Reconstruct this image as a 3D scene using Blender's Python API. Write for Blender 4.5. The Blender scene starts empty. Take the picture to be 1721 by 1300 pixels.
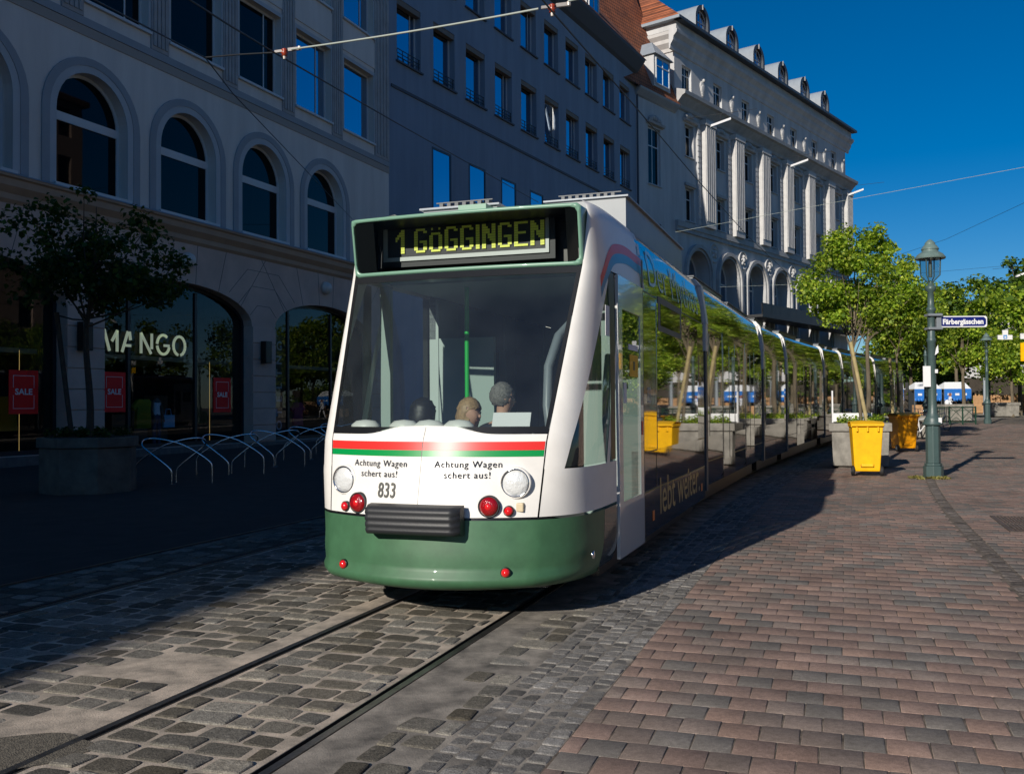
import bpy, math, random
import numpy as np
from mathutils import Matrix, Vector
random.seed(7); RNG = np.random.default_rng(7)
S = bpy.context.scene
C = S.collection
rad, sin, cos, pi = math.radians, math.sin, math.cos, math.pi

# ------------------------------------------------------------------ camera
FPX, PITCH, ROLL, CH = 1600.0, rad(1.15), rad(-0.4), 1.6
cam_d = bpy.data.cameras.new("camera"); cam = bpy.data.objects.new("camera", cam_d); C.objects.link(cam)
cam_d.sensor_width = 36; cam_d.sensor_fit = 'HORIZONTAL'; cam_d.lens = 36 * FPX / 1721
cam_d.clip_start = 0.05; cam_d.clip_end = 3000
_c, _s, _cp, _sp = cos(ROLL), sin(ROLL), cos(PITCH), sin(PITCH)
_r = Vector((_c, -_s * _sp, _s * _cp)); _u = Vector((-_s, -_c * _sp, _c * _cp)); _f = Vector((0, _cp, _sp))
cam.matrix_world = Matrix(((_r.x, _u.x, -_f.x, 0), (_r.y, _u.y, -_f.y, 0), (_r.z, _u.z, -_f.z, CH), (0, 0, 0, 1)))
S.camera = cam

# ------------------------------------------------------------------ world, sun, exposure
SUN_H, SUN_E = rad(31.5), rad(23.3)      # heading the light travels towards (from +Y to +X), elevation
world = bpy.data.worlds.new("World"); S.world = world; world.use_nodes = True
nt = world.node_tree; nt.nodes.clear()
sky = nt.nodes.new('ShaderNodeTexSky'); sky.sky_type = 'NISHITA'; sky.sun_disc = False
sky.sun_elevation = SUN_E; sky.sun_rotation = SUN_H + pi
sky.altitude = 900; sky.air_density = 1.0; sky.dust_density = 0.35; sky.ozone_density = 5.0
hs = nt.nodes.new('ShaderNodeHueSaturation'); hs.inputs['Saturation'].default_value = 1.36; hs.inputs['Value'].default_value = 1.2
hs.inputs['Hue'].default_value = 0.502
bg = nt.nodes.new('ShaderNodeBackground'); bg.inputs[1].default_value = 0.06
wo = nt.nodes.new('ShaderNodeOutputWorld')
nt.links.new(sky.outputs[0], hs.inputs['Color']); nt.links.new(hs.outputs[0], bg.inputs[0]); nt.links.new(bg.outputs[0], wo.inputs[0])
sl = bpy.data.lights.new("sun", 'SUN'); sl.energy = 4.9; sl.angle = rad(0.53); sl.color = (1.0, 0.93, 0.83)
so = bpy.data.objects.new("sun", sl); C.objects.link(so)
so.rotation_euler = Vector((sin(SUN_H) * cos(SUN_E), cos(SUN_H) * cos(SUN_E), -sin(SUN_E))).to_track_quat('-Z', 'Y').to_euler()
S.view_settings.view_transform = 'Standard'; S.view_settings.look = 'None'
S.view_settings.exposure = 0.0; S.view_settings.gamma = 1.0; S.view_settings.use_curve_mapping = False
S.render.engine = 'CYCLES'
S.cycles.use_denoising = True
S.cycles.max_bounces = 8; S.cycles.diffuse_bounces = 3; S.cycles.glossy_bounces = 4
S.cycles.transmission_bounces = 6; S.cycles.transparent_max_bounces = 16
S.cycles.sample_clamp_indirect = 6; S.cycles.caustics_reflective = False; S.cycles.caustics_refractive = False

# ------------------------------------------------------------------ where things stand
def g(y):                                  # the square rises gently away from the viewer
    return 0.014 * max(0.0, min(y, 140) - 24)
def ray(px, py):
    x = (px - 860.5) / FPX; y = -(py - 650) / FPX
    return np.array([_c * x - _s * y, _cp - _sp * (_s * x + _c * y), _sp + _cp * (_s * x + _c * y)])
def ground(px, py):
    r = ray(px, py); t = -CH / r[2] if r[2] < 0 else 1e9
    if t * r[1] > 24: t = (CH + .336) / (.014 * r[1] - r[2])
    return np.array([t * r[0], t * r[1], g(t * r[1])])
def at(px, py, Y):
    r = ray(px, py); return np.array([r[0] * Y / r[1], Y, CH + r[2] * Y / r[1]])
def onp(px, py, A, e):                     # pixel ray against a vertical plane -> (along, height)
    r = ray(px, py)
    t, k = np.linalg.solve(np.array([[e[0], -r[0]], [e[1], -r[1]]]), -np.array(A[:2]))
    return t, CH + k * r[2]
TH = rad(19.2)                             # heading of the near track
D2 = np.array([sin(TH), cos(TH)]); N2 = np.array([cos(TH), -sin(TH)])
B2 = N2 * -2.977
KAP, S0 = 0.0063, 12.8
def track(s, u):                           # track coordinates -> world, the line bends right after S0
    if s <= S0:
        p = B2 + D2 * s + N2 * u; return p[0], p[1]
    a = (s - S0) * KAP
    p = B2 + D2 * S0 + D2 * (sin(a) / KAP) + N2 * ((1 - cos(a)) / KAP) + (N2 * cos(a) - D2 * sin(a)) * u
    return p[0], p[1]
def trackz(s, u, z=0):
    x, y = track(s, u); return (x, y, g(y) + z)

# ------------------------------------------------------------------ mesh helper
class MB:
    def __init__(self): self.V = []; self.F = []; self.M = []; self.S = []
    def add(self, vs, fs, mi=0, sm=False):
        o = len(self.V); self.V += [tuple(map(float, v)) for v in vs]
        for f in fs: self.F.append([o + i for i in f]); self.M.append(mi); self.S.append(sm)
    def quad(self, a, b, c, d, mi=0): self.add([a, b, c, d], [(0, 1, 2, 3)], mi)
    def box(self, x0, x1, y0, y1, z0, z1, mi=0):
        v = [(x0, y0, z0), (x1, y0, z0), (x1, y1, z0), (x0, y1, z0), (x0, y0, z1), (x1, y0, z1), (x1, y1, z1), (x0, y1, z1)]
        self.add(v, [(0, 3, 2, 1), (4, 5, 6, 7), (0, 1, 5, 4), (1, 2, 6, 5), (2, 3, 7, 6), (3, 0, 4, 7)], mi)
    def obox(self, c, ax, ay, az, mi=0):   # box with free axes (half vectors)
        c, ax, ay, az = map(np.array, (c, ax, ay, az))
        v = [c + i * ax + j * ay + k * az for k in (-1, 1) for (i, j) in ((-1, -1), (1, -1), (1, 1), (-1, 1))]
        self.add(v, [(0, 3, 2, 1), (4, 5, 6, 7), (0, 1, 5, 4), (1, 2, 6, 5), (2, 3, 7, 6), (3, 0, 4, 7)], mi)
    def grid(self, rows, mi=0, sm=True, closed=False):
        n = len(rows[0]); vs = [p for r in rows for p in r]; fs = []
        for i in range(len(rows) - 1):
            for j in range(n if closed else n - 1):
                k = (j + 1) % n; fs.append((i * n + j, i * n + k, (i + 1) * n + k, (i + 1) * n + j))
        self.add(vs, fs, mi, sm)
    def tube(self, path, r, n=8, mi=0, caps=True, sm=True):
        P = [np.array(p, float) for p in path]; R = r if isinstance(r, (list, tuple)) else [r] * len(P)
        rows = []; up = None
        for i, p in enumerate(P):
            t = P[min(i + 1, len(P) - 1)] - P[max(i - 1, 0)]; t = t / (np.linalg.norm(t) + 1e-9)
            if up is None:
                up = np.array([0, 0, 1.]) if abs(t[2]) < 0.9 else np.array([1., 0, 0])
            a = np.cross(t, up); a /= np.linalg.norm(a) + 1e-9; b = np.cross(a, t); up = b
            rows.append([p + R[i] * (cos(2 * pi * k / n) * a + sin(2 * pi * k / n) * b) for k in range(n)])
        self.grid(rows, mi, sm, True)
        if caps: self.add(rows[0], [tuple(range(n))[::-1]], mi); self.add(rows[-1], [tuple(range(n))], mi)
    def lathe(self, prof, n=24, c=(0, 0, 0), mi=0, sm=True, axis='z', caps=True):
        rows = []
        for r, z in prof:
            row = []
            for k in range(n):
                a = 2 * pi * k / n; x, y = r * cos(a), r * sin(a)
                row.append((c[0] + x, c[1] + y, c[2] + z) if axis == 'z' else (c[0] + x, c[1] + z, c[2] - y) if axis == 'y' else (c[0] + z, c[1] + x, c[2] + y))
            rows.append(row)
        self.grid(rows, mi, sm, True)
        if caps:
            if prof[0][0] > 1e-4: self.add(rows[0], [tuple(range(n))[::-1]], mi)
            if prof[-1][0] > 1e-4: self.add(rows[-1], [tuple(range(n))], mi)
    def prism(self, poly, y0, y1, mi=0):   # polygon in x,z pushed along y
        n = len(poly); a = [(x, y0, z) for x, z in poly]; b = [(x, y1, z) for x, z in poly]
        self.add(a + b, [tuple(range(n)), tuple(range(2 * n - 1, n - 1, -1))] + [(i, i + n, (i + 1) % n + n, (i + 1) % n) for i in range(n)], mi)
    def vprism(self, poly, z0, z1, mi=0):  # polygon in x,y pushed along z
        n = len(poly); a = [(x, y, z0) for x, y in poly]; b = [(x, y, z1) for x, y in poly]
        self.add(a + b, [tuple(range(n))[::-1], tuple(range(n, 2 * n))] + [(i, (i + 1) % n, (i + 1) % n + n, i + n) for i in range(n)], mi)
    def build(self, name, mats, parent=None, loc=None, rz=0, bev=0, col=None):
        me = bpy.data.meshes.new(name); me.from_pydata(self.V, [], self.F)
        for m in (mats if isinstance(mats, (list, tuple)) else [mats]): me.materials.append(m)
        me.polygons.foreach_set('material_index', self.M); me.polygons.foreach_set('use_smooth', self.S); me.update()
        o = bpy.data.objects.new(name, me); C.objects.link(o)
        if parent: o.parent = parent
        if loc is not None: o.location = loc
        if rz: o.rotation_euler.z = rz
        if bev:
            b = o.modifiers.new('bevel', 'BEVEL'); b.width = bev; b.segments = 2; b.limit_method = 'ANGLE'; b.angle_limit = rad(40)
        return o
def fast_mesh(name, V, F4, mats, col=None, parent=None, mi=None, smooth=False):
    V = np.asarray(V, np.float32); F4 = np.asarray(F4, np.int32); k = F4.shape[1]
    me = bpy.data.meshes.new(name); me.vertices.add(len(V)); me.vertices.foreach_set('co', V.ravel())
    me.loops.add(F4.size); me.loops.foreach_set('vertex_index', F4.ravel())
    me.polygons.add(len(F4)); me.polygons.foreach_set('loop_start', np.arange(0, F4.size, k, dtype=np.int32))
    for m in (mats if isinstance(mats, (list, tuple)) else [mats]): me.materials.append(m)
    if mi is not None: me.polygons.foreach_set('material_index', np.asarray(mi, np.int32))
    if smooth: me.polygons.foreach_set('use_smooth', np.ones(len(F4), bool))
    me.update(calc_edges=True)
    if col is not None:
        a = me.color_attributes.new('col', 'FLOAT_COLOR', 'POINT')
        a.data.foreach_set('color', np.concatenate([col, np.ones((len(col), 1))], 1).astype(np.float32).ravel())
    o = bpy.data.objects.new(name, me); C.objects.link(o)
    if parent: o.parent = parent
    return o
def tag(o, label=None, cat=None, group=None, kind=None):
    if label: o['label'] = label
    if cat: o['category'] = cat
    if group: o['group'] = group
    if kind: o['kind'] = kind
    return o
def empty(name, loc=(0, 0, 0), rz=0, label=None, cat=None, group=None):
    o = bpy.data.objects.new(name, None); C.objects.link(o); o.location = [float(v) for v in loc]; o.rotation_euler.z = rz
    o.empty_display_size = 0.1
    return tag(o, label, cat, group)
def copy_tree(o, parent=None):
    c = o.copy(); C.objects.link(c)
    if parent: c.parent = parent
    for ch in list(o.children): copy_tree(ch, c)
    return c
def text_geo(s, size, bold=0.0, space=1.0, align='CENTER'):
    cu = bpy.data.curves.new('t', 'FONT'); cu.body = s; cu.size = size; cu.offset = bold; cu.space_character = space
    cu.align_x = align; cu.resolution_u = 3
    ob = bpy.data.objects.new('t', cu); C.objects.link(ob)
    dg = bpy.context.evaluated_depsgraph_get(); ev = ob.evaluated_get(dg); me = ev.to_mesh()
    V = [(v.co.x, v.co.y) for v in me.vertices]; F = [tuple(p.vertices) for p in me.polygons]
    ev.to_mesh_clear(); bpy.data.objects.remove(ob); bpy.data.curves.remove(cu)
    return V, F

# ------------------------------------------------------------------ materials
def pbr(name, base, rough=0.6, metal=0.0, var=0.0, scale=3.0, bump=0.0, bscale=40.0, ior=1.5, coat=0.0, var2=None, spec=0.5, dist=0.02, stretch=None):
    m = bpy.data.materials.new(name); m.use_nodes = True; n = m.node_tree; L = n.links; p = n.nodes['Principled BSDF']
    p.inputs['Base Color'].default_value = (*base, 1); p.inputs['Roughness'].default_value = rough
    p.inputs['Metallic'].default_value = metal; p.inputs['IOR'].default_value = ior; p.inputs['Coat Weight'].default_value = coat
    p.inputs['Coat Roughness'].default_value = 0.03; p.inputs['Specular IOR Level'].default_value = spec
    if var or bump:
        tc = n.nodes.new('ShaderNodeTexCoord'); src = tc.outputs['Object']
        if stretch:
            mp = n.nodes.new('ShaderNodeMapping'); mp.inputs['Scale'].default_value = stretch; L.new(src, mp.inputs[0]); src = mp.outputs[0]
    if var:
        t = n.nodes.new('ShaderNodeTexNoise'); t.inputs['Scale'].default_value = scale; t.inputs['Detail'].default_value = 8; t.inputs['Roughness'].default_value = 0.62
        L.new(src, t.inputs['Vector'])
        mr = n.nodes.new('ShaderNodeMapRange'); mr.inputs[1].default_value = 0.3; mr.inputs[2].default_value = 0.7; L.new(t.outputs[0], mr.inputs[0])
        mx = n.nodes.new('ShaderNodeMix'); mx.data_type = 'RGBA'
        lo = tuple(max(0, c * (1 - var)) for c in base); hi = var2 or tuple(min(1, c * (1 + var)) for c in base)
        mx.inputs[6].default_value = (*lo, 1); mx.inputs[7].default_value = (*hi, 1)
        L.new(mr.outputs[0], mx.inputs[0]); L.new(mx.outputs[2], p.inputs['Base Color'])
    if bump:
        t2 = n.nodes.new('ShaderNodeTexNoise'); t2.inputs['Scale'].default_value = bscale; t2.inputs['Detail'].default_value = 6
        L.new(src, t2.inputs['Vector'])
        b = n.nodes.new('ShaderNodeBump'); b.inputs['Strength'].default_value = bump; b.inputs['Distance'].default_value = dist
        L.new(t2.outputs[0], b.inputs['Height']); L.new(b.outputs[0], p.inputs['Normal'])
    return m
def glass_mat(name, tint=(0.5, 0.6, 0.58), ior=1.5, rough=0.0, gmin=0.0, dust_haze=0.0):
    m = bpy.data.materials.new(name); m.use_nodes = True; n = m.node_tree; n.nodes.clear(); L = n.links
    o = n.nodes.new('ShaderNodeOutputMaterial'); mx = n.nodes.new('ShaderNodeMixShader'); f = n.nodes.new('ShaderNodeFresnel'); f.inputs[0].default_value = ior
    t = n.nodes.new('ShaderNodeBsdfTransparent'); t.inputs[0].default_value = (*tint, 1); gl = n.nodes.new('ShaderNodeBsdfGlossy'); gl.inputs['Roughness'].default_value = rough
    gl.inputs[0].default_value = (0.95, 0.97, 1, 1)
    ge = n.nodes.new('ShaderNodeNewGeometry')
    # look the same from both sides of a single sheet
    mr = n.nodes.new('ShaderNodeMath'); mr.operation = 'MAXIMUM'; mr.inputs[1].default_value = gmin
    mi = n.nodes.new('ShaderNodeMath'); mi.operation = 'MULTIPLY'; inv = n.nodes.new('ShaderNodeMath'); inv.operation = 'SUBTRACT'; inv.inputs[0].default_value = 1.0
    L.new(ge.outputs['Backfacing'], inv.inputs[1]); L.new(f.outputs[0], mr.inputs[0]); L.new(mr.outputs[0], mi.inputs[0]); L.new(inv.outputs[0], mi.inputs[1])
    L.new(mi.outputs[0], mx.inputs[0]); L.new(t.outputs[0], mx.inputs[1]); L.new(gl.outputs[0], mx.inputs[2]); L.new(mx.outputs[0], o.inputs[0])
    if dust_haze:       # dusty bluish film; haze and soft reflections are put into its colour
        d = n.nodes.new('ShaderNodeBsdfDiffuse'); d.inputs[0].default_value = (.50, .60, .70, 1); m2 = n.nodes.new('ShaderNodeMixShader')
        tc = n.nodes.new('ShaderNodeTexCoord'); ns = n.nodes.new('ShaderNodeTexNoise'); ns.inputs['Scale'].default_value = 2.2; ns.inputs['Detail'].default_value = 8; L.new(tc.outputs['Object'], ns.inputs['Vector'])
        r_ = n.nodes.new('ShaderNodeMapRange'); r_.inputs[1].default_value = .3; r_.inputs[2].default_value = .7; r_.inputs[3].default_value = dust_haze * .6; r_.inputs[4].default_value = dust_haze * 1.4; L.new(ns.outputs[0], r_.inputs[0])
        L.new(r_.outputs[0], m2.inputs[0]); L.new(mx.outputs[0], m2.inputs[1]); L.new(d.outputs[0], m2.inputs[2]); L.new(m2.outputs[0], o.inputs[0])
    return m
def emit_mat(name, col, st, base=None):
    m = pbr(name, base or col, 0.5); p = m.node_tree.nodes['Principled BSDF']
    p.inputs['Emission Color'].default_value = (*col, 1); p.inputs['Emission Strength'].default_value = st
    return m
def attr_mat(name, rough=0.85, bump=0.3, bscale=120, mul=0.25, nscale=18, spec=0.3, dist=0.004, trans=0.0, stain=None, low=0.0, speck=0.0):
    m = bpy.data.materials.new(name); m.use_nodes = True; n = m.node_tree; L = n.links; p = n.nodes['Principled BSDF']
    p.inputs['Roughness'].default_value = rough; p.inputs['Specular IOR Level'].default_value = spec
    a = n.nodes.new('ShaderNodeAttribute'); a.attribute_name = 'col'
    tc = n.nodes.new('ShaderNodeTexCoord'); t = n.nodes.new('ShaderNodeTexNoise'); t.inputs['Scale'].default_value = nscale; t.inputs['Detail'].default_value = 9
    t.inputs['Roughness'].default_value = 0.7
    L.new(tc.outputs['Object'], t.inputs['Vector'])
    mr = n.nodes.new('ShaderNodeMapRange'); mr.inputs[1].default_value = 0.25; mr.inputs[2].default_value = 0.75; mr.inputs[3].default_value = 1 - mul; mr.inputs[4].default_value = 1 + mul
    L.new(t.outputs[0], mr.inputs[0])
    vm = n.nodes.new('ShaderNodeVectorMath'); vm.operation = 'SCALE'; L.new(a.outputs['Color'], vm.inputs[0]); L.new(mr.outputs[0], vm.inputs['Scale'])
    out = vm.outputs[0]
    for amp, sc_, lo_, hi_ in ((low, .55, .3, .7), (low * .7, 3.1, .35, .7), (speck, 170, .35, .68)):
        if not amp: continue
        t4 = n.nodes.new('ShaderNodeTexNoise'); t4.inputs['Scale'].default_value = sc_; t4.inputs['Detail'].default_value = 5; t4.inputs['Roughness'].default_value = .65; L.new(tc.outputs['Object'], t4.inputs['Vector'])
        m4 = n.nodes.new('ShaderNodeMapRange'); m4.inputs[1].default_value = lo_; m4.inputs[2].default_value = hi_; m4.inputs[3].default_value = 1 - amp; m4.inputs[4].default_value = 1 + amp; L.new(t4.outputs[0], m4.inputs[0])
        v4 = n.nodes.new('ShaderNodeVectorMath'); v4.operation = 'SCALE'; L.new(out, v4.inputs[0]); L.new(m4.outputs[0], v4.inputs['Scale']); out = v4.outputs[0]
    if stain:
        t3 = n.nodes.new('ShaderNodeTexNoise'); t3.inputs['Scale'].default_value = stain[0]; t3.inputs['Detail'].default_value = 7; t3.inputs['Roughness'].default_value = 0.7
        L.new(tc.outputs['Object'], t3.inputs['Vector'])
        m3 = n.nodes.new('ShaderNodeMapRange'); m3.inputs[1].default_value = stain[1]; m3.inputs[2].default_value = stain[2]; m3.inputs[4].default_value = stain[3]; L.new(t3.outputs[0], m3.inputs[0])
        mx = n.nodes.new('ShaderNodeMix'); mx.data_type = 'RGBA'; L.new(m3.outputs[0], mx.inputs[0]); L.new(out, mx.inputs[6]); mx.inputs[7].default_value = (*stain[4], 1); out = mx.outputs[2]
    L.new(out, p.inputs['Base Color'])
    if bump:
        t2 = n.nodes.new('ShaderNodeTexNoise'); t2.inputs['Scale'].default_value = bscale; t2.inputs['Detail'].default_value = 5; L.new(tc.outputs['Object'], t2.inputs['Vector'])
        b = n.nodes.new('ShaderNodeBump'); b.inputs['Strength'].default_value = bump; b.inputs['Distance'].default_value = dist
        L.new(t2.outputs[0], b.inputs['Height']); L.new(b.outputs[0], p.inputs['Normal'])
    if trans:
        o = n.nodes['Material Output']; mxs = n.nodes.new('ShaderNodeMixShader'); mxs.inputs[0].default_value = trans
        tl = n.nodes.new('ShaderNodeBsdfTranslucent')
        g2 = n.nodes.new('ShaderNodeMix'); g2.data_type = 'RGBA'; g2.blend_type = 'MULTIPLY'; g2.inputs[0].default_value = 1; L.new(out, g2.inputs[6]); g2.inputs[7].default_value = (1.5, 1.7, 0.5, 1)
        L.new(g2.outputs[2], tl.inputs[0]); L.new(p.outputs[0], mxs.inputs[1]); L.new(tl.outputs[0], mxs.inputs[2]); L.new(mxs.outputs[0], o.inputs[0])
    return m
def roof_mat(name, c1, c2):
    m = pbr(name, c1, 0.85); n = m.node_tree; L = n.links; p = n.nodes['Principled BSDF']
    tc = n.nodes.new('ShaderNodeTexCoord'); b = n.nodes.new('ShaderNodeTexBrick'); b.inputs['Scale'].default_value = 1.0
    b.inputs['Brick Width'].default_value = 0.34; b.inputs['Row Height'].default_value = 0.38; b.inputs['Mortar Size'].default_value = 0.05; b.inputs['Mortar Smooth'].default_value = 0.6
    b.inputs['Color1'].default_value = (*c1, 1); b.inputs['Color2'].default_value = (*c2, 1); b.inputs['Mortar'].default_value = (c1[0] * .25, c1[1] * .25, c1[2] * .25, 1)
    mp = n.nodes.new('ShaderNodeMapping'); mp.vector_type = 'TEXTURE'; L.new(tc.outputs['Object'], mp.inputs[0])
    sx = n.nodes.new('ShaderNodeSeparateXYZ'); cb = n.nodes.new('ShaderNodeCombineXYZ'); L.new(tc.outputs['Object'], sx.inputs[0]); L.new(sx.outputs[0], cb.inputs[0]); L.new(sx.outputs[2], cb.inputs[1])
    L.new(cb.outputs[0], b.inputs['Vector'])
    t = n.nodes.new('ShaderNodeTexNoise'); t.inputs['Scale'].default_value = 0.8; t.inputs['Detail'].default_value = 6; L.new(tc.outputs['Object'], t.inputs['Vector'])
    mx = n.nodes.new('ShaderNodeMix'); mx.data_type = 'RGBA'; mx.blend_type = 'MULTIPLY'; mx.inputs[0].default_value = 0.7
    mr = n.nodes.new('ShaderNodeMapRange'); mr.inputs[1].default_value = .3; mr.inputs[2].default_value = .7; mr.inputs[3].default_value = .45; mr.inputs[4].default_value = 1.3; L.new(t.outputs[0], mr.inputs[0])
    L.new(b.outputs[0], mx.inputs[6]); L.new(mr.outputs[0], mx.inputs[7]); L.new(mx.outputs[2], p.inputs['Base Color'])
    bp = n.nodes.new('ShaderNodeBump'); bp.inputs['Strength'].default_value = .8; bp.inputs['Distance'].default_value = .05; bp.invert = True; L.new(b.outputs['Fac'], bp.inputs['Height']); L.new(bp.outputs[0], p.inputs['Normal'])
    return m
M = {}
M['white'] = pbr('white_paint', (.80, .78, .74), .38, coat=.15, var=.05, scale=4)
M['white_gloss'] = pbr('white_gloss_paint', (.74, .74, .72), .12, coat=1.0, bump=.04, bscale=1.6, dist=.02, ior=1.7)
M['green'] = pbr('green_paint', (.046, .13, .063), .5, coat=.12, var=.16, scale=6)
M['darkgreen'] = pbr('dark_green_paint', (.022, .03, .022), .25, coat=.6)  # the bumper green with shade and dark reflections put into the colour
M['mint'] = pbr('mint_paint', (.17, .33, .24), .35, coat=.3, var=.05)
M['black'] = pbr('black_plastic', (.008, .009, .01), .35)
M['rubber'] = pbr('black_rubber', (.022, .024, .028), .5, bump=.05, bscale=60)
M['blackglass'] = pbr('black_glass', (.004, .005, .005), .04, ior=1.5)
M['red'] = pbr('red_film', (.75, .03, .025), .35)
M['greenstripe'] = pbr('green_film', (.0, .27, .06), .35)
M['text'] = pbr('dark_lettering', (.03, .035, .045), .9, spec=0.0)
M['gold'] = pbr('gold_lettering', (.42, .29, .09), .35)
M['goldfaint'] = pbr('pale_lettering', (.5, .55, .6), .2)
M['redlens'] = pbr('red_lens', (.30, .004, .008), .08, coat=1.0, bump=.3, bscale=90)
M['redlens2'] = pbr('bright_red_lens', (.7, .012, .015), .12, coat=1.0)
M['chrome'] = pbr('chrome', (.75, .76, .78), .12, metal=1)
M['steel'] = pbr('brushed_steel', (.75, .77, .8), .22, metal=1)
M['lens'] = pbr('headlamp_glass', (.80, .82, .82), .12, metal=.15, coat=1.0, bump=.5, bscale=30)
M['beige'] = pbr('beige_plastic', (.6, .5, .33), .5)
M['wrap'] = pbr('dark_wrap_film', (.055, .024, .012), .06, ior=2.5, coat=.6, bump=.16, bscale=.6, dist=.05)
M['wrap2'] = pbr('skirt_film', (.022, .012, .012), .12, ior=1.6, coat=.4)
M['tglass'] = pbr('tram_window_glass', (.006, .008, .006), .01, ior=2.3, coat=1.0)
M['grey'] = pbr('grey_metal', (.20, .225, .245), .4, var=.08)
M['greydark'] = pbr('dark_grey_metal', (.09, .1, .11), .5, var=.1)
M['wind'] = glass_mat('windscreen_glass', (.70, .76, .74), 1.62, dust_haze=.024)
M['shopglass'] = glass_mat('shop_glass', (.72, .76, .76), 1.4)
M['lampglass'] = glass_mat('lamp_glass', (.75, .8, .8), 1.5, 0, .10)
M['cabin'] = pbr('cabin_panel', (.33, .42, .39), .55)
M['cabdark'] = pbr('cabin_dark', (.02, .025, .03), .6)
M['cabmid'] = pbr('cabin_grey', (.12, .15, .16), .6)
M['pole'] = pbr('green_pole', (.02, .5, .08), .35)
M['orange'] = pbr('amber_plastic', (.8, .19, .01), .35)
M['yellow'] = pbr('yellow_plastic', (.90, .48, .0), .48, var=.13, scale=5)
M['paper'] = pbr('white_paper', (.8, .8, .8), .7)
M['led'] = emit_mat('lit_dots', (.62, .78, .09), .04, (.80, .88, .12))  # reflective flip-dots with a faint added glow
M['screenframe'] = pbr('display_frame', (.42, .47, .47), .5)
M['plaster1'] = pbr('pale_plaster', (.71, .67, .62), .9, var=.11, scale=1.2, stretch=(1, 1, .15), bump=.15, bscale=30)
M['plaster1b'] = pbr('blue_grey_band', (.34, .37, .40), .85, var=.08, scale=.7)
M['plaster1c'] = pbr('light_band', (.50, .53, .55), .85, var=.06, scale=.7)
M['stone1'] = pbr('pink_sandstone', (.62, .46, .38), .85, var=.14, scale=.9, bump=.25, bscale=18)
M['stone1d'] = pbr('cornice_stone', (.46, .34, .25), .8, var=.1, scale=1)
M['plaster2'] = pbr('slate_blue_plaster', (.235, .295, .375), .9, var=.12, scale=1.3, bump=.1, bscale=30, stretch=(1, 1, .13))
M['plaster2t'] = pbr('slate_trim', (.085, .10, .125), .8)
M['plaster3'] = pbr('grey_cream_plaster', (.50, .50, .50), .9, var=.18, scale=.9, stretch=(1, 1, .15), bump=.2, bscale=12)
M['plaster3d'] = pbr('grey_ornament_stone', (.40, .40, .40), .9, var=.15, scale=1.5, bump=.3, bscale=10)
M['plaster3l'] = pbr('light_ornament_stone', (.53, .52, .505), .85, var=.1, scale=2)
M['tile'] = roof_mat('red_roof_tiles', (.40, .12, .045), (.30, .10, .05))
M['tile2'] = roof_mat('brown_roof_tiles', (.16, .08, .05), (.2, .1, .06))
M['zinc'] = pbr('zinc_sheet', (.27, .31, .35), .42, var=.08, scale=2)
M['zincd'] = pbr('dark_zinc_sheet', (.05, .06, .075), .5)
M['frame'] = pbr('white_window_frame', (.62, .64, .65), .5)
M['framed'] = pbr('dark_window_frame', (.012, .015, .022), .4)
M['wglass'] = pbr('window_glass', (.004, .005, .006), .015, ior=1.3, bump=.03, bscale=.8)
M['wglassb'] = pbr('coated_window_glass', (.36, .46, .60), .02, metal=1.0, bump=.02, bscale=.6)
M['iron'] = pbr('black_iron', (.02, .022, .025), .5)
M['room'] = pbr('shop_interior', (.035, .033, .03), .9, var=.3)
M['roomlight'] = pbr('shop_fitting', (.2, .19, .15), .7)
M['sale'] = pbr('red_poster', (.95, .002, .003), .6)
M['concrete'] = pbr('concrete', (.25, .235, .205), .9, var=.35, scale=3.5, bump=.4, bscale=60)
M['concreted'] = pbr('mossy_concrete', (.12, .115, .095), .9, var=.35, scale=3.0, bump=.4, bscale=50)  # darker, browner concrete for the octagonal planter
M['soil'] = pbr('soil', (.03, .025, .015), 1)
M['bark'] = pbr('bark', (.13, .105, .07), .9, var=.35, scale=6, bump=.6, bscale=30, stretch=(1, 1, .25))
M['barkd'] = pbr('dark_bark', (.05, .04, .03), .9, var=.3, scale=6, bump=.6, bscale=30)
M['stake'] = pbr('weathered_stake', (.36, .29, .14), .85, var=.25, scale=5, bump=.4, bscale=25)
M['leaf'] = attr_mat('maple_leaf', .55, 0, mul=.1, trans=.4, spec=.35)
M['lampgreen'] = pbr('green_grey_iron', (.055, .092, .09), .42, var=.12, scale=6, bump=.1, bscale=40)
M['lampgreenl'] = pbr('weathered_green_copper', (.13, .19, .175), .45, var=.15, scale=8)
M['signblue'] = pbr('enamel_blue', (.012, .02, .16), .25)
M['signwhite'] = pbr('enamel_white', (.8, .8, .8), .3)
M['tyre'] = pbr('tyre', (.015, .015, .015), .7)
M['wire'] = pbr('dark_wire', (.02, .022, .025), .5)
M['wirel'] = pbr('bright_wire', (.36, .40, .36), .5)
M['ceramic'] = pbr('brown_ceramic', (.28, .035, .012), .3)
M['skin'] = pbr('skin', (.55, .31, .22), .55)
M['bluecloth'] = pbr('blue_tarpaulin', (.02, .16, .55), .5, var=.15, scale=3)
M['whitecloth'] = pbr('white_tarpaulin', (.75, .77, .8), .6)
M['wood'] = pbr('warm_timber', (.48, .28, .14), .8, var=.25, scale=4)
M['railgreen'] = pbr('green_railing', (.02, .06, .04), .45)
M['pinkish'] = pbr('warm_facade', (.52, .38, .30), .9, var=.1, scale=.5)
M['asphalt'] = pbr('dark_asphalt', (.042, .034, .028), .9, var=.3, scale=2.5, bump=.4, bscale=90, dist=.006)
M['groundbase'] = pbr('earth', (.16, .13, .11), .95, var=.2, scale=.8)
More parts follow.
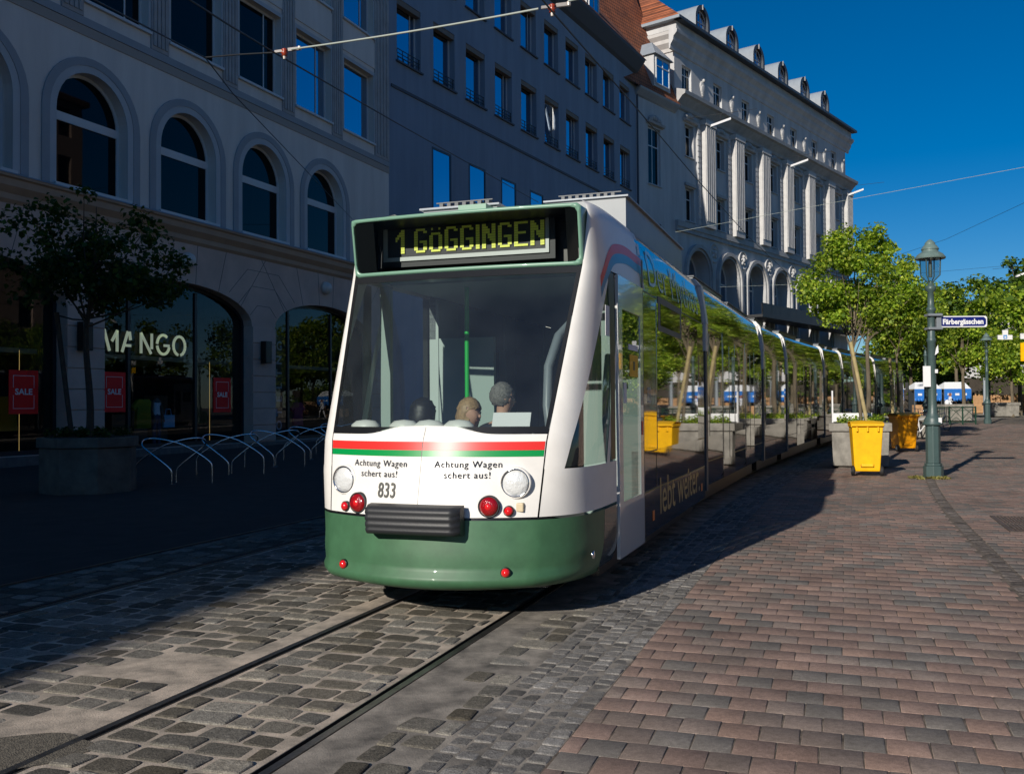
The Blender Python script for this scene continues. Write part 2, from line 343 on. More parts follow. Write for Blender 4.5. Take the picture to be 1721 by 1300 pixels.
M['sand'] = pbr('sandy_mortar', (.46, .41, .34), .95, var=.6, scale=4.5, bump=.6, bscale=110, dist=.006, var2=(.60, .50, .40))
M['worn'] = pbr('worn_concrete', (.20, .185, .165), .92, var=.65, scale=4.0, bump=.6, bscale=110, dist=.006, var2=(.37, .33, .28))
M['joint'] = pbr('dark_joint', (.10, .08, .06), .95, var=.75, scale=9, var2=(.23, .185, .145))
M['rail'] = pbr('rail_steel', (.20, .195, .185), .32, metal=.85, var=.3, scale=8, bump=.15, bscale=60)
M['groove'] = pbr('rail_groove', (.006, .006, .006), .9)
M['brick'] = attr_mat('paving_brick', .85, .7, 140, .35, 30, .3, .004, low=.22, speck=.30, stain=(1.1, .58, .80, .55, (.37, .315, .27)))
M['cobble'] = attr_mat('granite_sett', .85, .9, 90, .5, 30, .15, .006, low=.15, speck=.42, stain=(14, .60, .72, .5, (.33, .30, .26)))

# ------------------------------------------------------------------ ground
def strip(name, u0, u1, s0, s1, dz, mat, nu=1, ds=2.0):
    mb = MB(); ns = max(2, int((s1 - s0) / ds)); rows = []
    for i in range(ns + 1):
        s = s0 + (s1 - s0) * i / ns
        rows.append([trackz(s, u0 + (u1 - u0) * j / nu, dz) for j in range(nu + 1)])
    mb.grid(rows, 0, False); o = mb.build(name, mat); return tag(o, kind='structure')
mb = MB(); ys = [-700, -100, 0, 24] + list(range(28, 141, 4)) + [300, 1500]; xs = [-900, -120, -30, 0, 30, 60, 120, 900]
mb.grid([[(x, y, g(y) - .07) for x in xs] for y in ys], 0, False); tag(mb.build('ground', M['groundbase']), kind='structure')
UL, UR, U2L, U2R, UK = -.537, .537, -4.29, -3.215, 1.70
W = .045
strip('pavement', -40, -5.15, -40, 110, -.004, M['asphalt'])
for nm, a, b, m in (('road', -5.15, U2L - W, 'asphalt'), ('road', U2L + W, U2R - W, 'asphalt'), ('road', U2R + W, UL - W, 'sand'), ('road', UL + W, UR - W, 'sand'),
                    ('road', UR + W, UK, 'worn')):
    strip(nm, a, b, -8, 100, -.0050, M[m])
for uc, sg in ((UL, 1), (UR, -1), (U2L, 1), (U2R, -1)):
    mb = MB(); prof = [(-.042, -.02), (-.04, .0), (.004, .0), (.008, -.045), (.032, -.045), (.036, -.002), (.042, -.002), (.043, -.02)]
    rows = []
    for i in range(72):
        s = -8 + i * 1.5; rows.append([trackz(s, uc + sg * a, z) for a, z in prof])
    mb.grid(rows, 0, False)
    for k, f in enumerate(mb.F): mb.M[k] = 1 if k % 7 in (3, 4) else 0
    tag(mb.build('tram_rail', [M['rail'], M['groove']]), kind='structure')
def stones(name, blocks, mat, nring=12, dome=.003, tag_kind='structure'):
    V = []; F = []; Col = []
    for (s, u, hs_, hu, rot, col, dz, tilt) in blocks:
        o = len(V); ring = []
        for k in range(nring):
            q = nring // 4; cxs, cys = ((1, -1), (1, 1), (-1, 1), (-1, -1))[k // q]; t = (k % q) / (q - 1); rr = .30
            a = pi / 2 * (k // q - 1) + pi / 2 * t; jt = 1 + random.uniform(-.06, .025)
            ring.append((jt * (cxs * (1 - rr) + rr * cos(a)), jt * (cys * (1 - rr) + rr * sin(a))))
        for (f, z) in ((1.0, -.03), (.99, -.008), (.955, -.002), (.80, dome * .8)):
            for (a, b) in ring:
                ls, lu = a * hs_ * f, b * hu * f
                x, y, zz = trackz(s + ls * cos(rot) - lu * sin(rot), u + ls * sin(rot) + lu * cos(rot), dz + z + (tilt[0] * ls + tilt[1] * lu if z > -.02 else 0))
                V.append((x, y, zz)); Col.append(col)
        V.append(trackz(s, u, dz + dome)); Col.append(col)
        for q in range(3):
            for k in range(nring):
                F.append((o + q * nring + k, o + q * nring + (k + 1) % nring, o + (q + 1) * nring + (k + 1) % nring, o + (q + 1) * nring + k))
        c = o + 4 * nring
        for k in range(nring): F.append((o + 3 * nring + k, o + 3 * nring + (k + 1) % nring, c, c))
    F = np.array(F); F3 = F
    me = bpy.data.meshes.new(name); me.from_pydata(V, [], [tuple(f) if f[2] != f[3] else tuple(f[:3]) for f in F.tolist()])
    me.materials.append(mat); me.update()
    a = me.color_attributes.new('col', 'FLOAT_COLOR', 'POINT'); a.data.foreach_set('color', np.concatenate([np.array(Col), np.ones((len(Col), 1))], 1).astype(np.float32).ravel())
    ob = bpy.data.objects.new(name, me); C.objects.link(ob); return tag(ob, kind=tag_kind)
def gcol():
    v = random.choice((.085, .10, .12, .13, .15, .18, .22)) * random.uniform(.85, 1.2); w = random.uniform(.0, .022)
    return (v * 1.06 + w, v * 1.0 + w * .6, v * .88)
bl = []
def cobbles(u0, u1, s0, s1, rowh=.185, lo=.17, hi=.30, skip=None):
    s = s0
    while s < s1:
        h = rowh * random.uniform(.9, 1.12); u = u0 + random.uniform(-.1, .02)
        while u < u1 - .05:
            w = random.uniform(lo, hi); a, b = max(u, u0), min(u + w, u1)
            if b - a > .06 and not (skip and skip(s, (a + b) / 2)):
                bl.append((s + h / 2 + random.uniform(-.012, .012) + .02 * sin(u * 3 + s), (a + b) / 2, h / 2 - random.uniform(.006, .012), (b - a) / 2 - random.uniform(.006, .012),
                           random.uniform(-.07, .07), gcol(), random.uniform(-.005, .006), (random.uniform(-.05, .05), random.uniform(-.04, .04))))
            u += w
        s += h
cobbles(UL + .07, UR - .07, 2.6, 9.5)
cobbles(U2R + .09, UL - .20, 2.0, 15, skip=lambda s, u: (u > -1.25 + .2 * sin(s * 5) and 4.5 < s < 5.1) or (u > -1.05 and 2.9 < s < 3.95 - .5 * (u + 1.05)))
cobbles(U2L + .08, U2R - .08, 4.5, 16)
cobbles(UR + .3, 1.16, 2.6, 12, .21, .18, .3, skip=lambda s, u: (u < .75 + .22 * sin(s * 1.7) and s > 4.2) or random.random() < .18)
stones('cobbled_road', bl, M['cobble'])
bl = []
s = 2.6
while s < 34:
    for k in range(5):
        w = .108; u = 1.165 + w * (k + .5)
        v = random.choice((.12, .15, .17, .20, .24)) * random.uniform(.85, 1.15)
        h = .115
        bl.append((s + h / 2 + (.5 * h if k % 2 else 0) + random.uniform(-.008, .008), u + random.uniform(-.006, .006), h / 2 - .003, w / 2 - .003, random.uniform(-.05, .05), (v * 1.05, v, v * .93), random.uniform(-.006, .001), (random.uniform(-.06, .06), random.uniform(-.06, .06))))
    s += .115
stones('kerb_setts', bl, M['cobble'], 12, .0015)
# a round tar patch beside the left rail
pc = ground(28, 1262); mb = MB(); mb.add([(pc[0], pc[1], .0)] + [(pc[0] + .30 * (1 + .14 * sin(3 * a + 1) + .08 * sin(7 * a)) * cos(a), pc[1] + .26 * (1 + .12 * sin(2 * a)) * sin(a), -.002) for a in [2 * pi * k / 40 for k in range(40)]], [(0, k + 1, (k + 1) % 40 + 1) for k in range(40)])
tag(mb.build('road_patch', pbr('tar_patch', (.13, .115, .09), .95, var=.5, scale=30, bump=1.0, bscale=120, dist=.012)), kind='structure')
# brick pavement: each brick a chamfered block in one sheet
strip('brick_pavement', UK, 60, -40, 110, -.0045, M['joint'], nu=12)
V = []; F = []; Col = []
BW, BH = .192, .218
def brick(s, u, hs_, hu, col, dz, t1, t2):
    o = len(V)
    for (f, z) in ((0, -.012), (0, -.0015), (.003, 0)):
        for (i, j) in ((-1, -1), (1, -1), (1, 1), (-1, 1)):
            a, b = i * (hs_ - f), j * (hu - f)
            V.append(trackz(s + a, u + b, dz + z + (t1 * a + t2 * b if z > -.01 else 0))); Col.append(col)
    for q in (0, 4):
        for k in range(4): F.append((o + q + k, o + q + (k + 1) % 4, o + q + 4 + (k + 1) % 4, o + q + 4 + k))
    F.append((o + 8, o + 9, o + 10, o + 11))
def bcol(s, u):
    k = random.uniform(.88, 1.14); w = .5 + .28 * sin(s * .9 + u * .7) + .22 * sin(s * .37 - u * 1.3 + 2)
    r = random.random() ** (1.35 if w > .6 else .75 if (w < .4 or s < 5) else 1.0)
    base = (.272, .19, .155) if r < .42 else (.238, .187, .157) if r < .72 else (.19, .17, .15) if r < .93 else (.31, .21, .165)
    return tuple(c * k for c in base)
s = 1.0; row = 0
while s < 62:
    off = (row % 2) * BW / 2 + random.uniform(-.006, .006); k = 0
    u = UK + .004 - off
    nb = 0
    while u < 22:
        a, b = max(u, UK + .004), u + BW
        if a < 4.33 < b: b = 4.328
        elif 4.33 <= a < 4.50: u = 4.502; a, b = u, u + BW * (1 if row % 2 else .5); u = b - BW
        wx, wy = track(s, (a + b) / 2)
        vis = wy > 1 and -.1 < wx / wy < .62
        if b - a > .05 and vis and (s < 30 or True):
            gap = .0030 if random.random() < .75 else .0055
            brick(s + BH / 2, (a + b) / 2, BH / 2 - random.choice((.0006, .0010, .0016)), (b - a) / 2 - gap, bcol(s, u), random.uniform(-.0012, .0008), random.uniform(-.004, .004), random.uniform(-.005, .005))
        u += BW
    s += BH if s < 36 else BH; row += 1
V = np.array(V); o = fast_mesh('brick_pavement', V, F, M['brick'], np.array(Col)); tag(o, kind='structure')
bl = []
s = 2.6
while s < 40:
    h = random.uniform(.09, .16); v = random.choice((.09, .12, .15)) * random.uniform(.85, 1.15)
    bl.append((s + h / 2, 4.415, h / 2 - .004, .073, random.uniform(-.05, .05), (v * 1.15, v, v * .9), random.uniform(-.008, 0), (random.uniform(-.06, .06), random.uniform(-.06, .06)))); s += h
stones('drain_setts', bl, M['cobble'], 8, .003)
gr = MB()
gx, gy = track(14.05, 5.25); 
for k in range(24):
    gr.box(-.5 + k * .0435, -.5 + k * .0435 + .024, -.85, .85, -.01, .006)
for a, b, c, d in ((-.54, .56, -.9, -.85), (-.54, .56, .85, .9), (-.54, -.5, -.85, .85), (.54, .58, -.85, .85), (-.5, .54, -.03, .03)): gr.box(a, b, c, d, -.01, .008)
tag(gr.build('drain_grate', pbr('grate_iron', (.10, .075, .06), .7, var=.3, scale=9), None, (gx + .2, gy, .002), -TH), 'rusty slotted iron grate set flush in the brick pavement', 'grate')

# ------------------------------------------------------------------ facades
def outline(xa, xb, za, zb, rise, n=18):
    if rise <= 0: return [(xa, za), (xa, zb), (xb, zb), (xb, za)]
    xm, hw, sp = (xa + xb) / 2, (xb - xa) / 2, zb - rise
    return [(xa, za)] + [(xm - hw * cos(pi * k / n), sp + rise * sin(pi * k / n)) for k in range(n + 1)] + [(xb, za)]
def wall(mb, x0, x1, z0, z1, holes, mi=0, y=0.0, dep=.35, mr=None):
    xs = sorted({x0, x1, *[h[0] for h in holes], *[h[1] for h in holes]}); zs = sorted({z0, z1, *[h[2] for h in holes], *[h[3] for h in holes]})
    xs = [x for x in xs if x0 <= x <= x1]; zs = [z for z in zs if z0 <= z <= z1]
    for i in range(len(xs) - 1):
        for j in range(len(zs) - 1):
            cx, cz = (xs[i] + xs[i + 1]) / 2, (zs[j] + zs[j + 1]) / 2
            if any(h[0] < cx < h[1] and h[2] < cz < h[3] for h in holes): continue
            mb.quad((xs[i], y, zs[j]), (xs[i + 1], y, zs[j]), (xs[i + 1], y, zs[j + 1]), (xs[i], y, zs[j + 1]), mi)
    for h in holes:
        ol = outline(*h[:5]); d = h[5] if len(h) > 5 else dep
        if h[4] > 0:
            for k in range(1, len(ol) - 2):
                a, b = ol[k], ol[k + 1]
                mb.quad((a[0], y, a[1]), (b[0], y, b[1]), (b[0], y, h[3]), (a[0], y, h[3]), mi)
        for k in range(len(ol)):
            a, b = ol[k], ol[(k + 1) % len(ol)]
            mb.quad((a[0], y, a[1]), (a[0], y + d, a[1]), (b[0], y + d, b[1]), (b[0], y, b[1]), mi if mr is None else mr)
def inset(h, w): return (h[0] + w, h[1] - w, h[2] + w, h[3] - w, max(h[4] - w, 0) if h[4] > 0 else 0)
def ring(mb, h1, h2, y0, y1, mi=0, outer=True):
    a, b = outline(*h1[:5]), outline(*h2[:5])
    for k in range(len(a)):
        q = (k + 1) % len(a)
        mb.quad((a[k][0], y0, a[k][1]), (b[k][0], y0, b[k][1]), (b[q][0], y0, b[q][1]), (a[q][0], y0, a[q][1]), mi)
        mb.quad((b[k][0], y0, b[k][1]), (b[k][0], y1, b[k][1]), (b[q][0], y1, b[q][1]), (b[q][0], y0, b[q][1]), mi)
        if outer: mb.quad((a[k][0], y0, a[k][1]), (a[q][0], y0, a[q][1]), (a[q][0], y1, a[q][1]), (a[k][0], y1, a[k][1]), mi)
def window(par, h, y, fm, gm, fw=.09, vb=(), hb=(), bw=.07, sill=None, sm=None, extra=None, tilt=0):
    mb = MB(); hi = inset(h, fw); ring(mb, h, hi, y - .07, y, 0)
    for v in vb:
        x = h[0] + v * (h[1] - h[0]); mb.box(x - bw / 2, x + bw / 2, y - .06, y - .002, hi[2], (hi[3] if h[4] <= 0 else h[3] - fw - .02 * abs(v - .5)))
    for b in hb: mb.box(hi[0], hi[1], y - .075, y - .003, b - bw / 2, b + bw / 2)
    if extra: extra(mb)
    f = mb.build('window', fm, par)
    p = MB(); ol = outline(*hi); p.add([(x, y - .03 + tilt * (z - hi[2]), z) for x, z in ol], [tuple(range(len(ol)))[::-1]])
    p.build('pane', gm, f)
    if sill:
        s_ = MB(); s_.box(h[0] - .1, h[1] + .1, -sill, y - .08, h[2] - .09, h[2] - .004); s_.build('sill', sm, f)
    return f
def facade(name, A, head, label, cat='building'):
    return empty(name, (A[0], A[1], 0), pi / 2 - head, label, cat)
def moulding(mb, prof, x0, x1, mi=0):   # profile of (y,z) pushed along x
    n = len(prof)
    mb.grid([[(x0, y, z) for y, z in prof], [(x1, y, z) for y, z in prof]], mi, False)
    mb.add([(x0, y, z) for y, z in prof], [tuple(range(n))], mi); mb.add([(x1, y, z) for y, z in prof], [tuple(range(n))[::-1]], mi)

# --- shop building with arched openings
A1 = ground(230, 767)[:2]; H1 = rad(21.9); E1 = np.array([sin(H1), cos(H1)]); I1 = np.array([-cos(H1), sin(H1)])
b1 = facade('shop_building', A1, H1, 'pale shaded shop building with arched ground floor openings and arched windows above')
X0, X1, ZT = -11.0, 16.27, 24.5
shops = [(-9.97 + 8.6 * k, -2.77 + 8.6 * k, .32, 5.87, 1.21, .5) for k in (0, 1, 2)]
shops[2] = (7.23, 14.43, .32, 5.87, 1.21, .5)
mb = MB(); wall(mb, X0, X1, -.3, 7.4, shops, 0, 0, .5); mb.build('shop_front', M['stone1'], b1)
arw = [(-7.37 + 4.2 * k, -4.63 + 4.2 * k, 8.12, 11.64, 1.37, .42) for k in range(0, 5)]
rw = [(-4.4 + 3.59 * k - 1.28, -4.4 + 3.59 * k + 1.28, z, z + 3.15, 0, .36) for k in range(-1, 6) for z in (13.8, 18.74)]
rw = [r for r in rw if r[1] < 15.1 and r[0] > X0]
mb = MB(); wall(mb, X0, X1, 7.4, ZT, arw + rw, 0, 0, .42); mb.build('upper_wall', M['plaster1'], b1)
mb = MB()
mb.quad((X1, 0, -.3), (X1, 13, -.3), (X1, 13, ZT), (X1, 0, ZT)); mb.quad((X0, 13, -.3), (X0, 0, -.3), (X0, 0, ZT), (X0, 13, ZT)); mb.quad((X0, 13, -.3), (X0, 13, ZT), (X1, 13, ZT), (X1, 13, -.3))
mb.build('side_wall', M['plaster1'], b1)
mb = MB(); mb.box(X0 - .1, X1, -.6, .5, ZT, ZT + .3); mb.quad((X0, -.5, ZT + .31), (X1, -.5, ZT + .31), (X1, 6.5, ZT + 5), (X0, 6.5, ZT + 5)); mb.quad((X0, 13.2, ZT + .31), (X0, 6.5, ZT + 5), (X1, 6.5, ZT + 5), (X1, 13.2, ZT + .31))
mb.build('roof', M['tile2'], b1)
mb = MB(); moulding(mb, [(0, 7.2), (-.10, 7.3), (-.12, 7.45), (-.30, 7.62), (-.34, 7.8), (-.42, 7.84), (-.42, 7.93), (0, 8.05)], X0, X1, 0)
mb.build('cornice', M['stone1d'], b1)
mb = MB(); moulding(mb, [(0, 8.055), (-.44, 7.94), (-.45, 7.90), (-.44, 7.90)], X0, X1, 0); mb.build('flashing', M['zinc'], b1)
mb = MB()
for h in arw:
    o = (h[0] - .51, h[1] + .51, 8.06, h[3] + .45, 1.37 + .48); m_ = (h[0] - .24, h[1] + .24, 8.06, h[3] + .22, 1.37 + .22)
    ring(mb, o, m_, -.05, 0, 0); ring(mb, m_, (h[0], h[1], 8.06, h[3], h[4]), -.03, 0, 1)
mb.build('arch_surround', [M['plaster1b'], M['plaster1c']], b1)
mb = MB(); mb.box(X0, X1, -.05, 0, 13.02, 13.26, 0); mb.box(X0, X1, -.03, 0, 12.72, 13.0, 1)
for h in rw:
    ring(mb, (h[0] - .16, h[1] + .16, h[2] - .1, h[3] + .16, 0), h, -.025, 0, 2)
    if h[2] < 15: mb.box(h[0] - .1, h[1] + .1, -.04, 0, h[3] + .35, h[3] + 1.55, 3)
mb.build('band', [M['plaster1b'], pbr('beige_band', (.40, .36, .32), .9), M['plaster1c'], M['plaster1']], b1)
for c in [.97 + 3.58 * k for k in range(-2, 5)]:
    w = .4 if c < 15 else .66
    if c > 15: c = 15.58
    mb = MB(); mb.box(c - w, c + w, -.06, 0, 13.27, ZT - .3)
    for q in (-.66, -.22, .22, .66): mb.box(c + q * w - .06, c + q * w + .06, -.10, -.06, 13.4, ZT - .5)
    mb.build('pilaster', M['plaster3d'], b1)
for h in arw: window(b1, h, .40, M['frame'], M['wglass'], .10, (), (10.2,), .26, .12, M['frame'])
for i, h in enumerate(rw):
    blue = h[0] > 8 or h[2] > 15
    f = window(b1, h, .34, M['frame'], M['wglassb'] if blue else M['wglass'], .09, (.72,) if i % 3 else (), (), .05, .1, M['frame'])
# pillars laid in courses, joint lines over the arches
for xa, xb in ((-2.77, -1.37), (5.83, 7.23), (14.43, 16.26)):
    mb = MB(); z = .34
    while z < 4.6:
        z2 = min(z + .615, 4.66); mb.box(xa - .004, xb + .004, -.05, .46, z + .012, z2 - .012); z = z2
    mb.build('pillar', M['stone1'], b1, bev=.012)
mb = MB()
def jl(x0, z0, x1, z1, w=.018): 
    d = np.array([x1 - x0, 0, z1 - z0]); L_ = np.linalg.norm(d); d = d / L_ / 2 * L_
    nrm = np.array([-d[2], 0, d[0]]); nrm = nrm / np.linalg.norm(nrm) * w / 2
    mb.obox(((x0 + x1) / 2, -.002, (z0 + z1) / 2), d, (0, .004, 0), nrm)
for cx in (-6.37, 2.23, 10.83):
    for a in (35, 62, 82, 98, 118, 145):
        x, z = cx + 3.6 * cos(rad(a)), 4.66 + 1.21 * sin(rad(a)); L_ = (7.3 - z) / max(.5, sin(rad(a)))
        jl(x, z, x + .55 * L_ * cos(rad(a)), min(7.28, z + L_))
for cx in (-2.07, 6.53):
    for q, zt in ((.62, 5.45), (1.15, 6.15), (1.55, 6.75)):
        jl(cx - q * .62, zt, cx + q * .62, zt); jl(cx - q * .62, zt, cx - q * 1.3, zt - .62 * q); jl(cx + q * .62, zt, cx + q * 1.3, zt - .62 * q)
mb.build('joint_line', M['greydark'], b1)
mb = MB(); mb.box(X0, X1, -.06, .5, -.3, .31); mb.build('plinth', pbr('granite_plinth', (.13, .125, .12), .7, var=.3, scale=6), b1)
for cx in (2.26, 10.7, -6.3):
    mb = MB(); mb.lathe([(.0, -.30), (.20, -.26), (.27, -.12), (.27, -.02), (.18, 0)], 18, (cx, 0, 6.62), 0, True, 'y'); mb.build('globe_lamp', M['plaster1'], b1)
# glazed shop fronts and the dim rooms behind them
for k, h in enumerate(shops):
    mb = MB(); hi = inset(h, .13); ring(mb, (h[0], h[1], h[2], h[3], h[4]), hi, .38, .48)
    w = h[1] - h[0]
    for v in (.2, .635): mb.box(h[0] + w * v - .06, h[0] + w * v + .06, .38, .48, h[2], h[3] - .25)
    f = mb.build('shop_window', M['framed'], b1)
    p = MB(); ol = outline(*hi); p.add([(x, .43, z) for x, z in ol], [tuple(range(len(ol)))[::-1]]); p.build('pane', M['shopglass'], f)
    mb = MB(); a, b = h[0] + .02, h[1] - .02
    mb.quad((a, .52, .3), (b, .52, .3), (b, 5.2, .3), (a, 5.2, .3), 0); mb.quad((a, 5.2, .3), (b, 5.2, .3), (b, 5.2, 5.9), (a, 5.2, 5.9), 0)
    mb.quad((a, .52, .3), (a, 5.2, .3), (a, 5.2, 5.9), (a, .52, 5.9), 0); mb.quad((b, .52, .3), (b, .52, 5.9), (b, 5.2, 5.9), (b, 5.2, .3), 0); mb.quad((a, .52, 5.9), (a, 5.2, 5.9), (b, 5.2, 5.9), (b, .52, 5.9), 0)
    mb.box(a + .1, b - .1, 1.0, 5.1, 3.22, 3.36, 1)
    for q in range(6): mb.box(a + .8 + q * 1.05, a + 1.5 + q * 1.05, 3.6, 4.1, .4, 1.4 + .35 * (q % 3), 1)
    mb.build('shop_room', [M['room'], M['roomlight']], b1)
G1 = A1 + I1 * .40                         # the glass plane
def gl(px, py): return onp(px, py, G1, E1)
def in1(x, y, z): return (A1[0] + E1[0] * x + I1[0] * y, A1[1] + E1[1] * x + I1[1] * y, z)
R1 = pi / 2 - H1
# shop lettering: strokes
def strokes(mb, segs, x0, w, z0, h, th):
    for s_ in segs:
        for (a, b), (c, d) in zip(s_[:-1], s_[1:]):
            p, q = np.array([x0 + a * w, 0, z0 + b * h]), np.array([x0 + c * w, 0, z0 + d * h]); dd = q - p; L_ = np.linalg.norm(dd)
            if L_ < 1e-6: continue
            nn = np.array([-dd[2], 0, dd[0]]) / L_ * th / 2
            mb.obox((p + q) / 2, dd / 2 * (1 + th * .35 / L_), (0, .02, 0), nn)
def arc(a0, a1, n=18, rx=.5, rz=.5): return [(.5 + rx * cos(rad(a0 + (a1 - a0) * k / n)), .5 + rz * sin(rad(a0 + (a1 - a0) * k / n))) for k in range(n + 1)]
G0 = A1 + I1 * .33; xm0, _z = onp(173, 580, G0, E1); xm1, zmb = onp(317, 598, G0, E1); _, zmt = onp(317, 569, G0, E1); lh = zmt - zmb + .04; cw = (xm1 - xm0) / 5
nm = empty('shop_lettering', in1(xm0, .33, zmb), R1, 'pale green letters spelling MANGO across the middle shop window', 'sign')
glyph = {'M': [[(.05, 1.0), (.42, .02)], [(.62, .5), (.98, 1)], [(.98, 1), (.98, 0)]], 'A': [[(.0, 0), (.42, 1)], [(.28, .32), (.62, .32)], [(.62, .62), (.55, 1.0)]],
         'N': [[(.08, 0), (.08, 1), (.85, 0)], [(.92, .25), (.92, 1)]], 'G': [arc(55, 175), arc(190, 345), [(.98, .46), (.58, .46)]], 'O': [arc(-75, 255)]}
for i, ch in enumerate('MANGO'):
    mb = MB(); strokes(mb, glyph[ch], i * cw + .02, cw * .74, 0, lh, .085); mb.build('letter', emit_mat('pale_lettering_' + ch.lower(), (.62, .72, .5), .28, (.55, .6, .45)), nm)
# posters
def poster(pxa, pya, pxb, pyb, lab):
    xa, za = gl(pxa, pya); xb, zb = gl(pxb, pyb); w, h = xb - xa, za - zb
    p = empty('sale_poster', in1((xa + xb) / 2, .40, zb), R1, lab, 'poster', 'red sale posters in the shop windows')
    mb = MB(); mb.box(-w / 2, w / 2, 0, .015, 0, h); mb.build('poster_sheet', M['sale'], p)
    mb = MB(); a, b = w * .36, .012
    for x0, x1, z0, z1 in ((-a, a, h * .87, h * .88), (-a, a, h * .12, h * .13), (-a, -a + b, h * .13, h * .43), (a - b, a, h * .13, h * .43), (-a, -a + b, h * .6, h * .87), (a - b, a, h * .6, h * .87)): mb.box(x0, x1, -.004, -.001, z0, z1)
    V_, F_ = text_geo('SALE', h * .19, .006); mb.add([(x * (w * .36 * 2 / (h * .19 * 2.55)), -.003, z + h * .445) for x, z in V_], F_); mb.build('lettering', M['signwhite'], p)
poster(15, 621, 64, 695, 'red SALE poster at the far left, in the window left of the planter tree')
poster(173, 624, 211, 692, 'red SALE poster under the letters, right beside the pillar')
poster(359, 634, 388, 692, 'red SALE poster at the right end of the lettered window')
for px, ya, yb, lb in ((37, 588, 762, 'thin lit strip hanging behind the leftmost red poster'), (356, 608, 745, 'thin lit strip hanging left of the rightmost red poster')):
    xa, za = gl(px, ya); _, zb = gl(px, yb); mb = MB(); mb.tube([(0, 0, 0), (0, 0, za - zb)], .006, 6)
    tag(mb.build('strip_lamp', emit_mat('strip_lamp_%d' % px, (.95, .62, .2), .55), None, in1(xa, .50, zb)), lb, 'lamp')  # the glow draws a sun glint on a hanging cord
for px, py, lb in ((140, 565, 'black box wall lamp on the pillar behind the planter tree'), (445, 592, 'black box wall lamp on the pillar right of the lettered window')):
    xa, za = onp(px, py, A1 - I1 * .15, E1); o = empty('wall_lamp', in1(xa, -.05, za), R1, lb, 'lamp', 'wall lamps on the shop pillars')
    mb = MB(); mb.box(-.19, .19, -.30, -.05, -.42, .42); mb.box(-.05, .05, -.05, .0, -.1, .1); mb.build('lamp_housing', M['black'], o, bev=.02)
    mb = MB(); mb.box(-.15, .15, -.303, -.30, .2, .34); mb.box(-.15, .15, -.303, -.30, -.36, -.2); mb.build('lamp_shade', M['framed'], o)
# tall sign with letters in the right shop
xs_, zs_ = gl(467, 600); sg = empty('banner_sign', in1(xs_ - .05, .52, .6), R1, 'tall dark banner with upright pale letters behind the right pillar', 'sign')
mb = MB(); mb.box(-.05, .75, 0, .02, 0, 3.9); mb.build('banner_sheet', pbr('navy_sheet', (.012, .016, .03), .6), sg)
for i, ch in enumerate('OTELTNG'[::1]):
    mb = MB(); V_, F_ = text_geo(ch, .5, .01); mb.add([(-y + .45, -.006, x + .3 + i * .52) if ch != 'G' else (x + .3, -.006, y + .3 + i * .5) for x, y in V_], F_); mb.build('letter', pbr('pale_blue_letter', (.35, .45, .6), .6), sg)

# --- slate blue building
T1 = onp(653, 200, A1, E1)[0]; A2 = A1 + E1 * T1; H2 = rad(27.7); E2 = np.array([sin(H2), cos(H2)]); I2 = np.array([-cos(H2), sin(H2)])
b2 = facade('slate_building', A2, H2, 'slate blue rendered building with three rows of plain windows under a tiled roof')
LB = onp(1071, 150, A2, E2)[0]
w2 = []
for k in range(10):
    xa = .72 + 3.31 * k
    if xa + 2.2 < LB - .5: w2 += [(xa, xa + 2.12, 18.42, 21.5, 0, .42), (xa, xa + 2.12, 23.5, 26.4, 0, .42)]
w2b = [(3.84 + 3.74 * k, 5.72 + 3.74 * k, 11.2, 14.95, 0, .06) for k in range(8) if 3.84 + 3.74 * k < 30]
mb = MB(); wall(mb, 0, LB, -.3, 28.2, w2 + w2b, 0, 0, .42); mb.quad((LB, 0, -.3), (LB, 14, -.3), (LB, 14, 28.2), (LB, 0, 28.2)); mb.quad((0, 14, -.3), (0, 0, -.3), (0, 0, 28.2), (0, 14, 28.2))
mb.build('wall', M['plaster2'], b2)
mb = MB(); mb.box(.2, LB - .3, -.06, 0, 16.98, 17.12); mb.box(LB - .34, LB - .22, -.16, -.04, .5, 27.5); mb.build('string_course', M['plaster2t'], b2)
mb = MB(); moulding(mb, [(0, 27.9), (-.25, 28.05), (-.85, 28.75), (-.9, 28.95), (0, 29.05)], -.02, LB - .5); mb.build('eaves', M['plaster2t'], b2)
mb = MB(); mb.quad((-.1, -.8, 29.06), (LB + .1, -.8, 29.06), (LB + .1, 7.5, 39.5), (-.1, 7.5, 39.5)); mb.quad((-.1, 15, 29.06), (-.1, 7.5, 39.5), (LB + .1, 7.5, 39.5), (LB + .1, 15, 29.06)); mb.add([(LB + .1, -.8, 29.06), (LB + .1, 15, 29.06), (LB + .1, 7.5, 39.5)], [(0, 1, 2)])
mb.build('roof', M['tile'], b2)
for i, h in enumerate(w2):
    row = i % 2
    def rl(mb, h=h):
        for z in (.25, .42, .62): mb.box(h[0], h[1], .06, .09, h[2] + z, h[2] + z + .035)
        for q in range(5): mb.box(h[0] + .1 + q * .48, h[0] + .13 + q * .48, .06, .09, h[2] + .1, h[2] + .62)
    f = window(b2, h, .40, M['frame'] if not row or i % 4 else M['frame'], M['wglassb'], .10, (.78,) if i % 3 == 0 else (), (), .05, .12, M['plaster2t'], tilt=.10 if i == 10 else 0)
    if row == 0:
        mb = MB(); rl(mb); mb.build('guard_rail', M['iron'], f)
    mb = MB(); mb.box(h[0], h[1], .03, .33, h[3] - .28, h[3] - .005); mb.build('blind_box', pbr('blind_box_%d' % i, (.20, .17, .14), .8) if i == 0 else bpy.data.materials['blind_box_0'], f)
for h in w2b: window(b2, h, .05, pbr('blue_frame', (.03, .05, .09), .5) if h is w2b[0] else bpy.data.materials['blue_frame'], M['wglassb'], .10)
